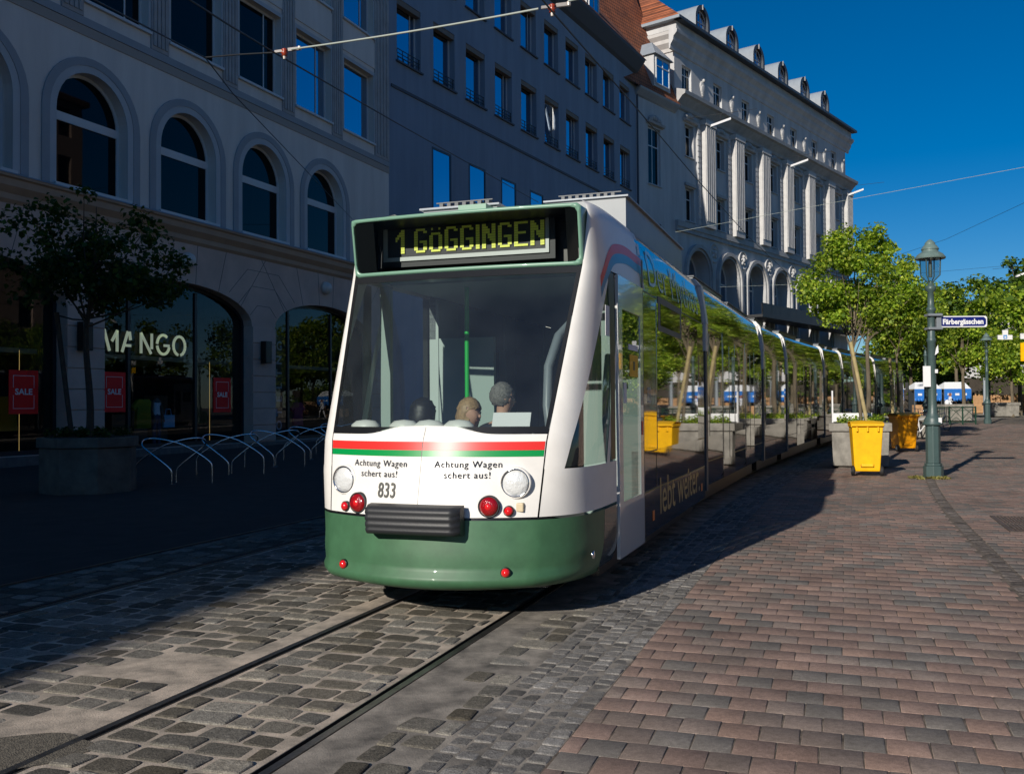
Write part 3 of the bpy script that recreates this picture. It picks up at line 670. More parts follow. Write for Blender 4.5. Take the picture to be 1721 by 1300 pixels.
def gdormer(par, x, y, z, w, h, d, mats, wf, name='dormer', peak=.9):
    mb = MB(); mb.box(x - w / 2, x + w / 2, y, y + d, z, z + h, 0)
    mb.add([(x - w / 2 - .2, y - .25, z + h), (x + w / 2 + .2, y - .25, z + h), (x + w / 2 + .2, y + d, z + h), (x - w / 2 - .2, y + d, z + h), (x - .1, y + .9, z + h + peak), (x + .1, y + .9, z + h + peak), (x + .1, y + d, z + h + peak), (x - .1, y + d, z + h + peak)],
           [(0, 1, 5, 4), (1, 2, 6, 5), (2, 3, 7, 6), (3, 0, 4, 7), (0, 3, 2, 1), (4, 5, 6, 7)], 1)
    o = mb.build(name, mats, par); 
    window(o, (x - w / 2 + .25, x + w / 2 - .25, z + .25, z + h - .2, 0), y - .01, wf, M['wglassb'], .08, (.5,), (z + h * .66,), .06)
    return o
for k in (0, 1, 2): gdormer(b2, 25.2 - 7.5 * k, -.1, 29.4, 2.3, 2.5, 4.0, [M['plaster3l'], M['plaster3l']], M['frame'])

# --- ornate corner building and its low wing
A3 = A2 + E2 * onp(1068, 150, A2, E2)[0]; H3 = rad(38.4); E3 = np.array([sin(H3), cos(H3)]); I3 = np.array([-cos(H3), sin(H3)])
b3 = facade('ornate_building', A3, H3, 'grey stone ornate building with arched zinc dormers and deep cornices behind the tram')
XW, XE = 6.4, 48.3
att = [(7.75 + 5.97 * k, 9.45 + 5.97 * k, 28.55, 30.9, 0, .3) for k in range(7)]
r1 = [(8.15 + 6.03 * k, 9.75 + 6.03 * k, 23.1, 25.9, 0, .45) for k in range(7)]; r2 = [(8.15 + 6.03 * k, 9.75 + 6.03 * k, 17.5, 20.4, 0, .45) for k in range(7)]
ar3 = [(8.3 + 6.05 * k, 12.4 + 6.05 * k, 3.5, 15.1, 2.05, 1.3) for k in range(7) if 12.4 + 6.05 * k < XE]
wg = [(1.9, 3.9, 19.6, 24.3, 0, .3), (1.9, 3.9, 12.5, 16.5, 0, .3)]
mb = MB(); wall(mb, 0, XW, -.3, 26.8, wg, 0, 0, .3); wall(mb, XW, XE, -.3, 33.0, att + r1 + r2 + ar3, 0, 0, .45)
mb.quad((XE, 0, -.3), (XE, 14, -.3), (XE, 14, 33), (XE, 0, 33)); mb.quad((XW, 14, 20), (XW, 0, 20), (XW, 0, 33), (XW, 14, 33)); mb.build('wall', M['plaster3'], b3)
mb = MB(); P3 = [(0, 31.6), (-.12, 31.65), (-.16, 31.95), (-.4, 32.3), (-.45, 32.6), (-.75, 32.9), (-.8, 33.15), (0, 33.3)]
moulding(mb, P3, XW - .9, XE + .9); mb.build('cornice', M['plaster3'], b3)
mb = MB()   # the cornice returns along the end wall
moulding(mb, [(y, z) for y, z in [(0, 31.6), (-.12, 31.65), (-.16, 31.95), (-.5, 32.3), (-.55, 32.6), (-.85, 32.9), (-.9, 33.15), (0, 33.3)]], 0, 9); rot = mb
mb.V = [(XW + y, x + .01, z) for x, y, z in mb.V]; mb.F = [f[::-1] for f in mb.F]; mb.build('cornice', M['plaster3l'], b3)
mb = MB(); mb.box(XW - .6, XE + .6, -.55, 1.0, 33.31, 33.95, 0); mb.box(XW - 1.0, XE + 1.0, -1.15, -.5, 33.95, 34.2, 1); mb.box(XW - 1.15, XW - .6, -1.15, 9, 33.95, 34.2, 2); mb.box(XW - .6, XW, 1.0, 9, 33.31, 33.95, 0); mb.build('parapet', [M['plaster3'], M['zincd'], M['zinc']], b3)
mb = MB(); ez = 34.22
q = [(XW - 1.1, -1.1, ez), (XE + 1, -1.1, ez), (XE + 1, 14, ez), (XW - 1.1, 14, ez), (XW + 5, 6.5, ez + 6.5), (XE - 5, 6.5, ez + 6.5)]
mb.add(q, [(0, 1, 5, 4), (1, 2, 5), (2, 3, 4, 5), (3, 0, 4)]); mb.build('roof', M['tile'], b3)
mb = MB(); mb.quad((-6, -.5, 26.9), (XW + .2, -.5, 26.9), (XW + .2, 6.2, 43), (-6, 6.2, 43)); mb.quad((XW + .2, 6.2, 43), (XW + .2, 18, 30), (-6, 18, 30), (-6, 6.2, 43)); mb.add([(XW + .2, -.5, 26.9), (XW + .2, 18, 26.9), (XW + .2, 6.2, 43)], [(0, 1, 2)]); mb.build('wing_roof', M['tile'], b3)
mb = MB(); moulding(mb, [(0, 26.3), (-.15, 26.4), (-.5, 26.8), (-.55, 26.95), (0, 27.0)], -.1, XW); mb.build('wing_eaves', M['zinc'], b3)
gdormer(b3, 3.7, -.35, 27.6, 2.7, 2.6, 3.5, [M['plaster3'], M['zinc']], M['frame'], 'dormer', 1.5)
mb = MB(); PL = [(0, 26.85), (-.2, 26.95), (-.3, 27.2), (-.8, 27.75), (-1.05, 27.85), (-1.1, 28.15), (0, 28.5)]
moulding(mb, PL, XW - .1, XE + 1.3); mb.build('ledge', M['plaster3d'], b3)
mb = MB(); mb.box(XW - .1, XE + .3, -.3, 0, 16.75, 17.25); mb.box(XW - .1, XE + .2, -.2, 0, 16.4, 16.75); mb.build('string_course', M['plaster3d'], b3)
for k in range(7):      # broad fluted pilasters between the window bays
    x = 11.95 + 6.03 * k
    if x > XE: break
    mb = MB(); mb.box(x - .95, x + .95, -.55, 0, 17.26, 26.8)
    for q in range(5): mb.box(x - .85 + q * .38, x - .65 + q * .38, -.62, -.55, 17.8, 26.2)
    mb.box(x - 1.05, x + 1.05, -.66, 0, 26.3, 26.8); mb.build('pilaster', M['plaster3l'], b3)
    mb = MB(); mb.box(x - 1.75, x - 1.25, -.16, 0, 17.3, 26.4); mb.box(x + 1.25, x + 1.75, -.16, 0, 17.3, 26.4)
    for q in range(18):
        for sx in (-1.5, 1.5): mb.box(x + sx - .22, x + sx + .22, -.22, -.16, 17.4 + q * .5, 17.8 + q * .5)
    mb.build('quoin', M['plaster3'], b3)
for h in att + r1 + r2 + wg:
    f = window(b3, h, h[5] - .02, M['frame'], M['wglass'], .12, (.5,), (h[2] + (h[3] - h[2]) * .68,), .09, .14, M['plaster3'])
    if h in r1 or h is wg[0]:
        mb = MB(); cx = (h[0] + h[1]) / 2; moulding(mb, [(0, h[3] + .12), (-.28, h[3] + .2), (-.34, h[3] + .38), (0, h[3] + .46)], h[0] - .35, h[1] + .35)
        for q in range(5): mb.lathe([(.01, -.2), (.2, -.16), (.26, 0)], 8, (cx - .7 + q * .35, -.05, h[3] + .62 + .18 * sin(pi * q / 4)), 0, True, 'y')
        mb.build('window_crest', M['plaster3d'], f)
    if h in r2:
        mb = MB(); mb.box(h[0] - .2, h[1] + .2, -.2, 0, h[3] + .1, h[3] + .35); mb.build('window_crest', M['plaster3d'], f)
for k in range(7):
    x = 11.55 + 5.97 * k
    if x > XE: continue
    mb = MB()
    for q, (r, dy) in enumerate(((.20, .10), (.32, .13), (.44, .14), (.52, .10))): mb.lathe([(r, 0), (r, -dy + .05), (r * .7, -dy), (.0, -dy)], 16, (x, 0, 29.2 + .24 * q), 0, True, 'y')
    mb.lathe([(.01, -.26), (.12, -.23), (.17, -.14), (.1, 0)], 12, (x, 0, 30.45), 0, True, 'y'); mb.build('shell_ornament', M['plaster3l'], b3)
for h in ar3:
    mb = MB(); o = (h[0] - .55, h[1] + .55, 3.5, h[3] + .55, 2.6); m_ = (h[0] - .22, h[1] + .22, 3.5, h[3] + .22, 2.27)
    ring(mb, o, m_, -.32, 0); ring(mb, m_, h[:5], -.16, 0); mb.build('arch_surround', M['plaster3d'], b3)
    window(b3, h[:5], 1.28, M['frame'], M['wglassb'], .25, (.5,), (12.9,), .16)
    x = h[1] + .98
    mb = MB(); mb.lathe([(.92, 0), (.92, -.1), (.8, -.14), (.78, -.05), (.02, -.04)], 24, (x, 0, 15.3), 0, True, 'y')
    for (dx, dz, r, d) in ((0, .38, .17, .28), (0, .0, .28, .3), (-.22, -.3, .17, .22), (.2, -.32, .18, .22), (.36, .1, .12, .18), (-.36, .05, .12, .18)): mb.lathe([(.01, -d), (r * .7, -d * .85), (r, -d * .3), (r, 0)], 10, (x + dx, 0, 15.3 + dz), 0, True, 'y')
    mb.build('medallion', M['plaster3l'], b3)
for k in range(7):      # round topped zinc dormers
    x = 10.9 + 5.95 * k
    if x > 46: continue
    mb = MB(); h0 = (x - 1.35, x + 1.35, 34.25, 36.9, 1.35); h1 = (x - 1.0, x + 1.0, 34.4, 36.5, 1.0)
    ring(mb, h0, h1, -.45, -.1, 1, False)
    ol = outline(*h0); mb.grid([[(a, -.45, z) for a, z in ol], [(a, 4.2, z) for a, z in ol]], 0, True)
    mb.box(x - .07, x + .07, -.5, -.45, 36.5, 36.95, 2)
    o = mb.build('dormer', [M['zinc'], M['zincd'], M['plaster3l']], b3)
    window(o, h1, -.12, M['frame'], M['wglassb'], .12, (.5,), (35.4,), .1)
mb = MB(); mb.box(18, 50, -2.6, -.1, 9.7, 9.95); 
for q in range(17): mb.box(18 + q * 2, 18.12 + q * 2, -2.6, -2.5, 9.95, 11.0)
mb.box(18, 50, -2.6, -2.52, 9.95, 11.0); mb.build('balcony', M['iron'], b3)
for ob in list(b3.children):
    if ob.name.startswith('wall'): pass

# ------------------------------------------------------------------ the tram
tram = empty('tram', (B2[0], B2[1], 0), -TH, 'long low white green and dark mirrored tram, its cab end facing the viewer', 'tram')
LEV = [(.25, .79, 6.80, .34), (.275, .82, 6.64, .28), (.31, .836, 6.575, .255), (.35, .84, 6.560, .25), (.37, .842, 6.574, .25), (.39, .843, 6.604, .25), (.50, .848, 6.605, .25), (.77, .86, 6.645, .26), (1.343, .903, 6.745, .23), (2.725, 1.02, 7.355, .08), (3.15, 1.035, 7.46, .07), (3.25, 1.0, 7.55, .06), (3.36, .88, 7.85, .05)]
SU = [(.25, 1.06), (.33, 1.12), (.5, 1.15), (2.72, 1.15), (2.95, 1.125), (3.2, 1.085), (3.30, 1.04), (3.345, .96), (3.36, .88)]
def lerp(tab, z):
    if z <= tab[0][0]: return tab[0][1:]
    for a, b in zip(tab[:-1], tab[1:]):
        if z <= b[0]:
            t = (z - a[0]) / (b[0] - a[0]); return tuple(p + (q - p) * t for p, q in zip(a[1:], b[1:]))
    return tab[-1][1:]
SE = 9.22
def shell(z, a):
    hw, c, bow = lerp(LEV, z); su = lerp(SU, z)[0]; sg = 1 if a >= 0 else -1; aa = abs(a)
    if aa <= 1: u, s = aa * hw, c - bow * (1 - aa * aa)
    elif aa <= 2:
        t = aa - 1; W = max(su - hw, .02); k = 2 * bow / hw
        q = min(1, max(0, (z - .6) / .5)); P = [(hw, c), (hw + (.5 + .12 * q) * W, c + .5 * W * k + .07 - .06 * q), (su, c + .34 - .10 * q), (su, c + .85)]
        b = [(1 - t) ** 3, 3 * t * (1 - t) ** 2, 3 * t * t * (1 - t), t ** 3]
        u = sum(w * p[0] for w, p in zip(b, P)); s = sum(w * p[1] for w, p in zip(b, P))
    else:
        t = aa - 2; u = su; s = c + .85 + (SE - c - .85) * t
    return np.array([sg * u, s, z])
def a_of_s(z, s):
    lo, hi = 1.0, 4.0
    for i in range(40):
        m = (lo + hi) / 2
        if shell(z, m)[1] < s: lo = m
        else: hi = m
    return lo
def patch(mb, f, nz, na, off=0.0, mi=0, sm=True):      # f(i,j in 0..1) -> (z, a)
    rows = []
    for i in range(nz + 1):
        r = []
        for j in range(na + 1):
            z, a = f(i / nz, j / na); p = shell(z, a)
            if off:
                e = 1e-3; da = shell(z, a + e) - shell(z, a - e); dz = shell(z + e, a) - shell(z - e, a); n = np.cross(da, dz); n /= np.linalg.norm(n) + 1e-9; p = p + n * off
            r.append(p)
        rows.append(r)
    mb.grid(rows, mi, sm)
def front(u, z, off=0.004):                            # a point of the nose
    hw, c, bow = lerp(LEV, z); v = u / hw; return (u, c - bow * (1 - v * v) - off, z)
# green lower nose
mb = MB()
patch(mb, lambda i, j: (.25 + .52 * (i ** 1.5), -2 + 4 * j), 14, 60)
rows = [[shell(.25, -2 + 4 * j / 60) for j in range(61)], [(shell(.25, -2 + 4 * j / 60) * np.array([.8, 1, 1]) + np.array([0, .35, 0])) for j in range(61)]]
mb.grid([rows[1], rows[0]], 0, False)
bump_ = mb.build('bumper', M['green'], tram)
for sg in (1, -1):
    mb = MB()
    def f(i, j, sg=sg):
        z = .29 + .475 * i; a0, a1 = 2.005, a_of_s(z, 7.96)
        a = a0 + (a1 - a0) * j; return (z, a if sg > 0 else -(a0 + a1 - a))
    patch(mb, f, 6, 6); mb.build('side_skirt', M['darkgreen'], tram)
mb = MB(); mb.lathe([(.03, 0), (.03, -.012), (.016, -.014)], 14, (1.15, 7.1, .46), 0, True, 'x'); mb.V = [(1.15 - (x - 1.15), y, z) for x, y, z in mb.V]; mb.build('jack_socket', M['chrome'], tram)
# dark slot under the white nose
mb = MB(); patch(mb, lambda i, j: (.762 + .03 * i, -1.2 + 2.4 * j), 1, 40, -.015); mb.build('seam', M['black'], tram)
def ztop(a): return 1.392 + .062 * math.exp(-(a / .42) ** 4)
mb = MB()
for a0, a1 in ((-.99, -.002), (.002, .99)):
    patch(mb, lambda i, j: (.79 + i * (ztop(a0 + (a1 - a0) * j) - .79), a0 + (a1 - a0) * j), 20, 30)
nose = mb.build('front_panel', M['white'], tram)
mb = MB(); patch(mb, lambda i, j: (.80 + .60 * i, -.004 + .008 * j), 10, 1, -.012); mb.build('seam', M['black'], nose)
for nm_, z0, z1, m in (('red_stripe', 1.275, 1.338, 'red'), ('green_stripe', 1.228, 1.2735, 'greenstripe')):
    mb = MB()
    for a0, a1 in ((-.985, -.004), (.004, .985)): patch(mb, lambda i, j: (z0 + (z1 - z0) * i, a0 + (a1 - a0) * j), 2, 24, .003)
    mb.build(nm_, M[m], nose)
def nose_text(s, uc, z, size, bold, m, name, sx=1.0, space=1.05):
    V_, F_ = text_geo(s, size, bold, space); mb = MB(); mb.add([front(uc + x * sx, z + y, .009) for x, y in V_], F_); mb.build(name, m, nose)
for uc in (-.36, .36):
    nose_text('Achtung Wagen', uc - .0, 1.152, .069, .0, M['text'], 'lettering', 1.0, 1.12); nose_text('schert aus!', uc, 1.074, .069, .0, M['text'], 'lettering', 1.0, 1.12)
nose_text('833', -.27, .925, .155, .002, pbr('grey_numerals', (.10, .10, .09), .5), 'number', .68)
# lamps on the nose
def lamp(u, z, r, name, kind):
    y0 = front(u, z, 0)[1]; sl_ = 2 * lerp(LEV, z)[2] * u / lerp(LEV, z)[0] ** 2
    mb = MB(); mb.lathe([(r * 1.12, .05), (r * 1.12, -.022), (r * 1.0, -.03), (r * .96, -.012)], 28, (0, 0, 0), 0, True, 'y', False); o = mb.build(name, [M['white'] if kind == 'head' else M['black'] if kind == 'small' else M['beige'] if 0 else M['rubber']], tram, (u, y0, z), math.atan(sl_) * .5)
    mb = MB()
    if kind == 'head':
        mb.lathe([(r * .97, -.008), (r * .9, -.02), (r * .6, -.032), (.0, -.038)], 28, (0, 0, 0), 0, True, 'y', False); mb.build('lens', M['lens'], o)
        mb = MB(); mb.lathe([(r * 1.0, -.01), (r * 1.0, -.032), (r * .93, -.034), (r * .93, -.012)], 28, (0, 0, 0), 0, True, 'y', False); mb.build('bezel', M['chrome'], o)
    else:
        mb.lathe([(r * .98, -.012), (r * .9, -.034), (r * .5, -.046), (.0, -.05)], 24, (0, 0, 0), 0, True, 'y', False); mb.build('lens', M['redlens'] if kind == 'tail' else M['redlens2'], o)
        if kind == 'tail':
            mb = MB(); mb.lathe([(r * .34, -.048), (r * .25, -.054), (.0, -.056)], 16, (0, 0, 0), 0, True, 'y', False); mb.build('bulb', M['redlens2'], o)
for sg in (-1, 1):
    lamp(sg * .70, 1.04, .105, 'headlight', 'head'); lamp(sg * .53, .872, .072, 'tail_light', 'tail'); lamp(sg * .665, .838, .035, 'small_lamp', 'small'); lamp(sg * .655, .40, .034, 'small_lamp', 'small')
mb = MB(); p = front(.74, .86, 0); mb.box(p[0] - .028, p[0] + .028, p[1] - .02, p[1] + .03, .83, .895); mb.build('socket_cover', M['beige'], tram, bev=.008)
# ribbed rubber buffer
mb = MB(); prof = [(.0, .665), (-.13, .675), (-.15, .695), (-.156, .71), (-.146, .722), (-.158, .735), (-.160, .757), (-.148, .77), (-.162, .783), (-.164, .805), (-.152, .818), (-.164, .83), (-.155, .86), (-.12, .878), (.0, .885)]
rows = []
for k in range(25):
    u = -.375 + .75 * k / 24; e = 1 - max(0, (abs(u) - .345) / .03) ** 2 * .5
    rows.append([(u, front(u * .6, .77, 0)[1] + y * e + (.0), z) for y, z in prof])
mb.grid(rows, 0, True); mb.add(rows[0], [tuple(range(len(prof)))]); mb.add(rows[-1], [tuple(range(len(prof)))[::-1]]); mb.build('buffer', M['rubber'], tram)
# white corner pillars and side panels
def aw(z):
    c = lerp(LEV, z)[1]; t = (z - 1.13) / 1.6; return a_of_s(z, c + .10 + .34 * t)
SR = 7.93
for sg in (-1, 1):
    mb = MB()
    def m_(f): return (lambda i, j: (lambda za: (za[0], sg * za[1]))(f(i, j if sg > 0 else 1 - j)))
    patch(mb, m_(lambda i, j: (.79 + .345 * i, 1.006 + (a_of_s(.79 + .345 * i, SR) - 1.006) * j)), 8, 24)
    patch(mb, m_(lambda i, j: (1.135 + 1.595 * i, 1.0 + (aw(1.135 + 1.595 * i) - 1.0) * j)), 40, 16)
    patch(mb, m_(lambda i, j: (2.73 + .63 * i, 1.0 + (3.0 - 1.0) * j)), 24, 40)
    patch(mb, m_(lambda i, j: (1.135 + 1.595 * i, a_of_s(2, SR - .03) + (a_of_s(2, SR + .06) - a_of_s(2, SR - .03)) * j)), 2, 2)
    pill = mb.build('corner_pillar', M['white'], tram)
# coloured arc over the cab door
for nm_, o0, o1, m in (('red_arc', .0, .085, 'red'), ('blue_arc', -.085, 0, None)):
    mb = MB()
    def f(i, j):
        s = 7.55 + 1.62 * j; zc = 2.80 + .16 * sin(pi * min(1, j * 1.25) * .62); z = zc + o0 + (o1 - o0) * i
        if j < .3: z -= (0.3 - j) ** 2 * 2.6
        return (z, a_of_s(z, s))
    patch(mb, f, 3, 24, .003); mb.build(nm_, M[m] if m else pbr('blue_film', (.03, .22, .40), .3), pill)
# cab side windows and the black post behind them
for sg in (1, -1):
    mb = MB(); mk = MB()
    def f(i, j, sg=sg):
        z = 1.145 + 1.575 * i; a0 = aw(z) + .01; a1 = a_of_s(z, SR - .04); jj = j if sg > 0 else 1 - j; return (z, sg * (a0 + (a1 - a0) * jj))
    def f2(i, j, sg=sg):
        z = 1.15 + 1.565 * i; a0, a1 = a_of_s(z, SR - .20), a_of_s(z, SR - .035); jj = j if sg > 0 else 1 - j; return (z, sg * (a0 + (a1 - a0) * jj))
    patch(mb, f, 24, 14, -.004); patch(mk, f2, 10, 2, .002)
    cw_ = mb.build('cab_window', M['wind'], tram); mk.build('window_post', M['black'], cw_)
mb = MB(); mb.box(1.152, 1.155, 7.56, 7.70, 2.17, 2.42); mb.build('sticker', M['paper'], tram)
# windscreen with its black border
mb = MB(); patch(mb, lambda i, j: (ztop(-.99 + 1.98 * j) + .004 + i * (2.718 - ztop(-.99 + 1.98 * j)), -.99 + 1.98 * j), 26, 40, -.004); ws = mb.build('windscreen', M['wind'], tram)
mb = MB()
patch(mb, lambda i, j: (ztop(-.985 + 1.97 * j) + .006 + max(.0, 1.447 - ztop(-.985 + 1.97 * j) - .006) * i, -.985 + 1.97 * j), 2, 60, .0)
for sg in (1, -1): patch(mb, lambda i, j: (1.40 + 1.31 * i, sg * ((.965 if sg > 0 else .995) + (.03 if sg > 0 else -.03) * j)), 16, 2, .001)
patch(mb, lambda i, j: (2.66 + .055 * i, -.985 + 1.97 * j), 2, 40, .0)
mb.build('gasket', M['black'], ws)
# destination box
def by(u, z): return 7.275 + .08 * (3.21 - z) / .485 + .06 * ((u / 1.02) ** 2 - 1)
def rrect(hw, z0, z1, r, n=6, seg=10):
    P = []
    for (cx, cz, a0) in ((-hw + r, z0 + r, 180), (hw - r, z0 + r, 270), (hw - r, z1 - r, 0), (-hw + r, z1 - r, 90)):
        P += [(cx + r * cos(rad(a0 + 90 * k / n)), cz + r * sin(rad(a0 + 90 * k / n))) for k in range(n + 1)]
    Q = []
    for k in range(len(P)):
        a, b = P[k], P[(k + 1) % len(P)]; m = max(1, int(abs(b[0] - a[0]) / .12)); Q += [(a[0] + (b[0] - a[0]) * t / m, a[1] + (b[1] - a[1]) * t / m) for t in range(m)]
    return Q
Qo = rrect(1.025, 2.722, 3.213, .022); Qi0 = []
cz_ = 2.968
Qi = [(u * (.975 if abs(u) > .3 else .975), cz_ + (z - cz_) * .87) for u, z in rrect(1.025, 2.722, 3.213, .05)]
n0 = min(len(Qo), len(Qi)); 
mb = MB(); N_ = len(Qo)
def res(P, N):      # resample a closed outline by arc length
    P = np.array(P + [P[0]]); d = np.r_[0, np.cumsum(np.linalg.norm(np.diff(P, axis=0), axis=1))]; t = np.linspace(0, d[-1], N, endpoint=False)
    return list(zip(np.interp(t, d, P[:, 0]), np.interp(t, d, P[:, 1])))
Qo, Qi = res(Qo, 120), res(Qi, 120)
fr = lambda Q, dy: [(u, by(u, z) + dy, z) for u, z in Q]
back = [(u * .985, 7.86 + .25 * max(0, (z - 2.9)) , z if z < 3.1 else 3.22) for u, z in Qo]
mb.grid([fr(Qo, .02), [(u * .993, y - .018, 2.968 + (z - 2.968) * .985) for u, y, z in fr(Qo, .02)], fr(Qi, -.004), fr(Qi, .03)], 0, True, True)
mb.grid([back, fr(Qo, .02)], 0, False, True)
box_ = mb.build('destination_box', M['mint'], tram)
mb = MB(); bk = [(u, 7.80, z) for u, z in Qi]; mb.grid([fr(Qi, .03), bk], 0, False, True); mb.add(bk, [tuple(range(len(bk)))]); mb.build('box_liner', M['black'], box_)
mb = MB(); mb.grid([[(-.99 + 1.98 * k / 12, by(-.99 + 1.98 * k / 12, z) + .015, z) for k in range(13)] for z in (2.752, 3.185)], 0, True); mb.build('box_glass', glass_mat('box_glass', (.93, .95, .93), 1.4), box_)
for ua, ub in ((-.99, -.80), (.90, .99)):
    mb = MB(); mb.grid([[(ua + (ub - ua) * k / 3, by(ua + (ub - ua) * k / 3, z) + .012, z) for k in range(4)] for z in (2.752, 3.185)], 0, True); mb.build('box_mask', M['blackglass'], box_)
DY = 7.64
def dl(px, py): A = B2 + D2 * DY; return onp(px, py, A, N2)
u0, za = dl(645, 437); u1, zb_ = dl(923, 428); ut0, _ = dl(665, 400); ut1, _ = dl(915, 395)
zb0 = (za + zb_) / 2
mb = MB(); mb.quad((u0 - .06, DY + .012, zb0 - .05), (u1 + .05, DY + .012, zb0 - .05), (u1 + .05, DY + .012, zb0 + .36), (u0 - .06, DY + .012, zb0 + .36)); mb.build('display_board', M['cabdark'], box_)
mb = MB(); mb.box(u0, u1, DY - .006, DY + .004, zb0, zb0 + .035); mb.box(u0, u0 + .04, DY - .006, DY + .004, zb0 + .035, zb0 + .30); mb.box(u1 - .03, u1, DY - .006, DY + .004, zb0 + .035, zb0 + .30); mb.build('display_frame', M['screenframe'], box_)
FONT = {'1': ["0001", "0011", "0111", "1101", "1001", "0001", "0001", "0001", "0001", "0001"],
        'G': ["0111110", "1100011", "1100000", "1100000", "1100000", "1101111", "1100011", "1100011", "1100011", "0111110"],
        'O': ["0100010", "0000000", "0111110", "1100011", "1100011", "1100011", "1100011", "1100011", "1100011", "0111110"],
        'I': ["11"] * 10, 'N': ["1100011", "1110011", "1111011", "1111011", "1101111", "1101111", "1100111", "1100011", "1100011", "1100011"],
        'E': ["1111111", "1100000", "1100000", "1100000", "1111110", "1100000", "1100000", "1100000", "1100000", "1111111"]}
FONT['1'] = [r.replace('1', '1') + r[-1] for r in FONT['1']]
word = '1 GOGGINGEN'; ncol = sum((len(FONT[c][0]) + 1.3) if c != ' ' else 4 for c in word) - 1.3
cwid = (ut1 - ut0) / ncol; chh = .212 / 10; x = ut0; zt_ = zb0 + .066
mb = MB()
for c in word:
    if c == ' ': x += 4 * cwid; continue
    for r, row in enumerate(FONT[c]):
        for k, b in enumerate(row):
            if b == '1':
                for q in (0, 1):
                    xx = x + (k + q * .5) * cwid; zz = zt_ + (9 - r) * chh
                    mb.quad((xx + .0008, DY - .002, zz + .001), (xx + cwid * .5 - .0012, DY - .002, zz + .001), (xx + cwid * .5 - .0012, DY - .002, zz + chh - .001), (xx + .0008, DY - .002, zz + chh - .001))
    x += (len(FONT[c][0]) + 1.3) * cwid
mb.build('display_lettering', M['led'], box_)
# roof of the cab, and the units on it
mb = MB()
prof = [(7.50, 3.19), (7.8, 3.27), (8.1, 3.33), (8.4, 3.36), (13.3, 3.36)]
mb.grid([[(u * (1.0 if s > 7.9 else .96), s, z - .012 * (abs(u) > .8)) for u in (-.885, -.82, -.4, 0, .4, .82, .885)] for s, z in prof], 0, True); mb.build('roof', M['white'], tram)
def grille(mb, x0, x1, y0, y1, z):
    for q in range(int((x1 - x0) / .075)):
        xx = x0 + .03 + q * .075; mb.box(xx, xx + .035, y0, y1, z, z + .035, 1)
    mb.box(x0, x1, y0 - .002, y0 + .02, z + .035, z + .045, 1)
for (x0, x1, y0, y1, z0, z1) in ((-.66, .06, 8.0, 8.7, 3.30, 3.405), (.10, .93, 9.4, 12.9, 3.35, 3.70), (-.93, -.15, 9.6, 12.5, 3.35, 3.55)):
    mb = MB(); mb.box(x0, x1, y0, y1, z0, z1, 0); mb.box(x0 - .03, x1 + .03, y0 - .03, y1 + .03, z1, z1 + .016, 2); grille(mb, x0 + .12, x1 - .05, y0 + .02, y1 - .05, z1 + .022)
    mb.build('roof_unit', [M['grey'], M['greydark'], M['zinc']], tram)
mb = MB(); mb.box(-.20, .06, 7.72, 8.0, 3.22, 3.365); mb.build('aerial_box', M['mint'], tram)
# cab door
mb = MB(); y0, y1 = 7.985, 9.03; x0, x1 = 1.135, 1.165
for a, b, c, d in ((y0, y0 + .15, .29, 2.72), (y1 - .13, y1, .29, 2.72), (y0 + .15, y1 - .13, .29, .765), (y0 + .15, y1 - .13, 2.44, 2.72)): mb.box(x0, x1, a, b, c, d)
door = mb.build('door', M['white_gloss'], tram)
mb = MB(); mb.quad((1.158, y0 + .15, .765), (1.158, y1 - .13, .765), (1.158, y1 - .13, 2.44), (1.158, y0 + .15, 2.44)); mb.build('door_glass', glass_mat('door_glass', (.42, .47, .46), 1.7), door)
mb = MB(); mb.box(1.166, 1.172, y1 - .10, y1 - .05, 1.32, 1.45); mb.build('door_button', M['red'], door)
mb = MB(); mb.box(1.159, 1.163, 8.44, 8.80, 1.86, 2.06); mb.box(1.1635, 1.1645, 8.58, 8.66, 1.92, 2.0, 1); mb.build('ticket_sticker', [M['yellow'], M['black']], door)
mb = MB(); mb.box(1.159, 1.163, 8.40, 8.80, 2.10, 2.15); mb.box(1.159, 1.163, 8.18, 8.30, 1.62, 1.80); mb.build('sticker', M['paper'], door)
mb = MB(); mb.box(1.151, 1.156, 9.04, 9.10, .29, 3.0); mb.build('door_seal', M['greydark'], tram)
# module bodies
def section(z0=.40):
    return [(1.12, z0), (1.15, z0 + .1), (1.15, 2.72), (1.125, 2.95), (1.085, 3.2), (1.04, 3.30), (.96, 3.345), (.88, 3.36)]
def body(mb, y0, y1, z0=.40, mi=0, ny=12):
    sec = section(z0); P = [(-u, z) for u, z in sec] ; full = sec + P[::-1]
    full = full[::-1]
    rows = [[(u, y0 + (y1 - y0) * k / ny, z) for u, z in full] for k in range(ny + 1)]
    mb.grid(rows, mi, False)
    for k in range(len(mb.S)): mb.S[k] = True
    mb.add(rows[0], [tuple(range(len(full)))[::-1]], 0); mb.add(rows[-1], [tuple(range(len(full)))], 0)
def side_patch(mb, y0, y1, z0, z1, off, mi=0, sides=(1, -1)):
    for sg in sides: mb.box(min(sg * 1.150, sg * (1.150 + off)), max(sg * 1.150, sg * (1.150 + off)), y0, y1, z0, z1, mi)
def side_lines(mb, segs, w=.012):
    for y0, z0, y1, z1 in segs:
        if abs(y0 - y1) < 1e-6: side_patch(mb, y0 - w / 2, y0 + w / 2, z0, z1, .0025)
        else: side_patch(mb, y0, y1, z0 - w / 2, z0 + w / 2, .0025)
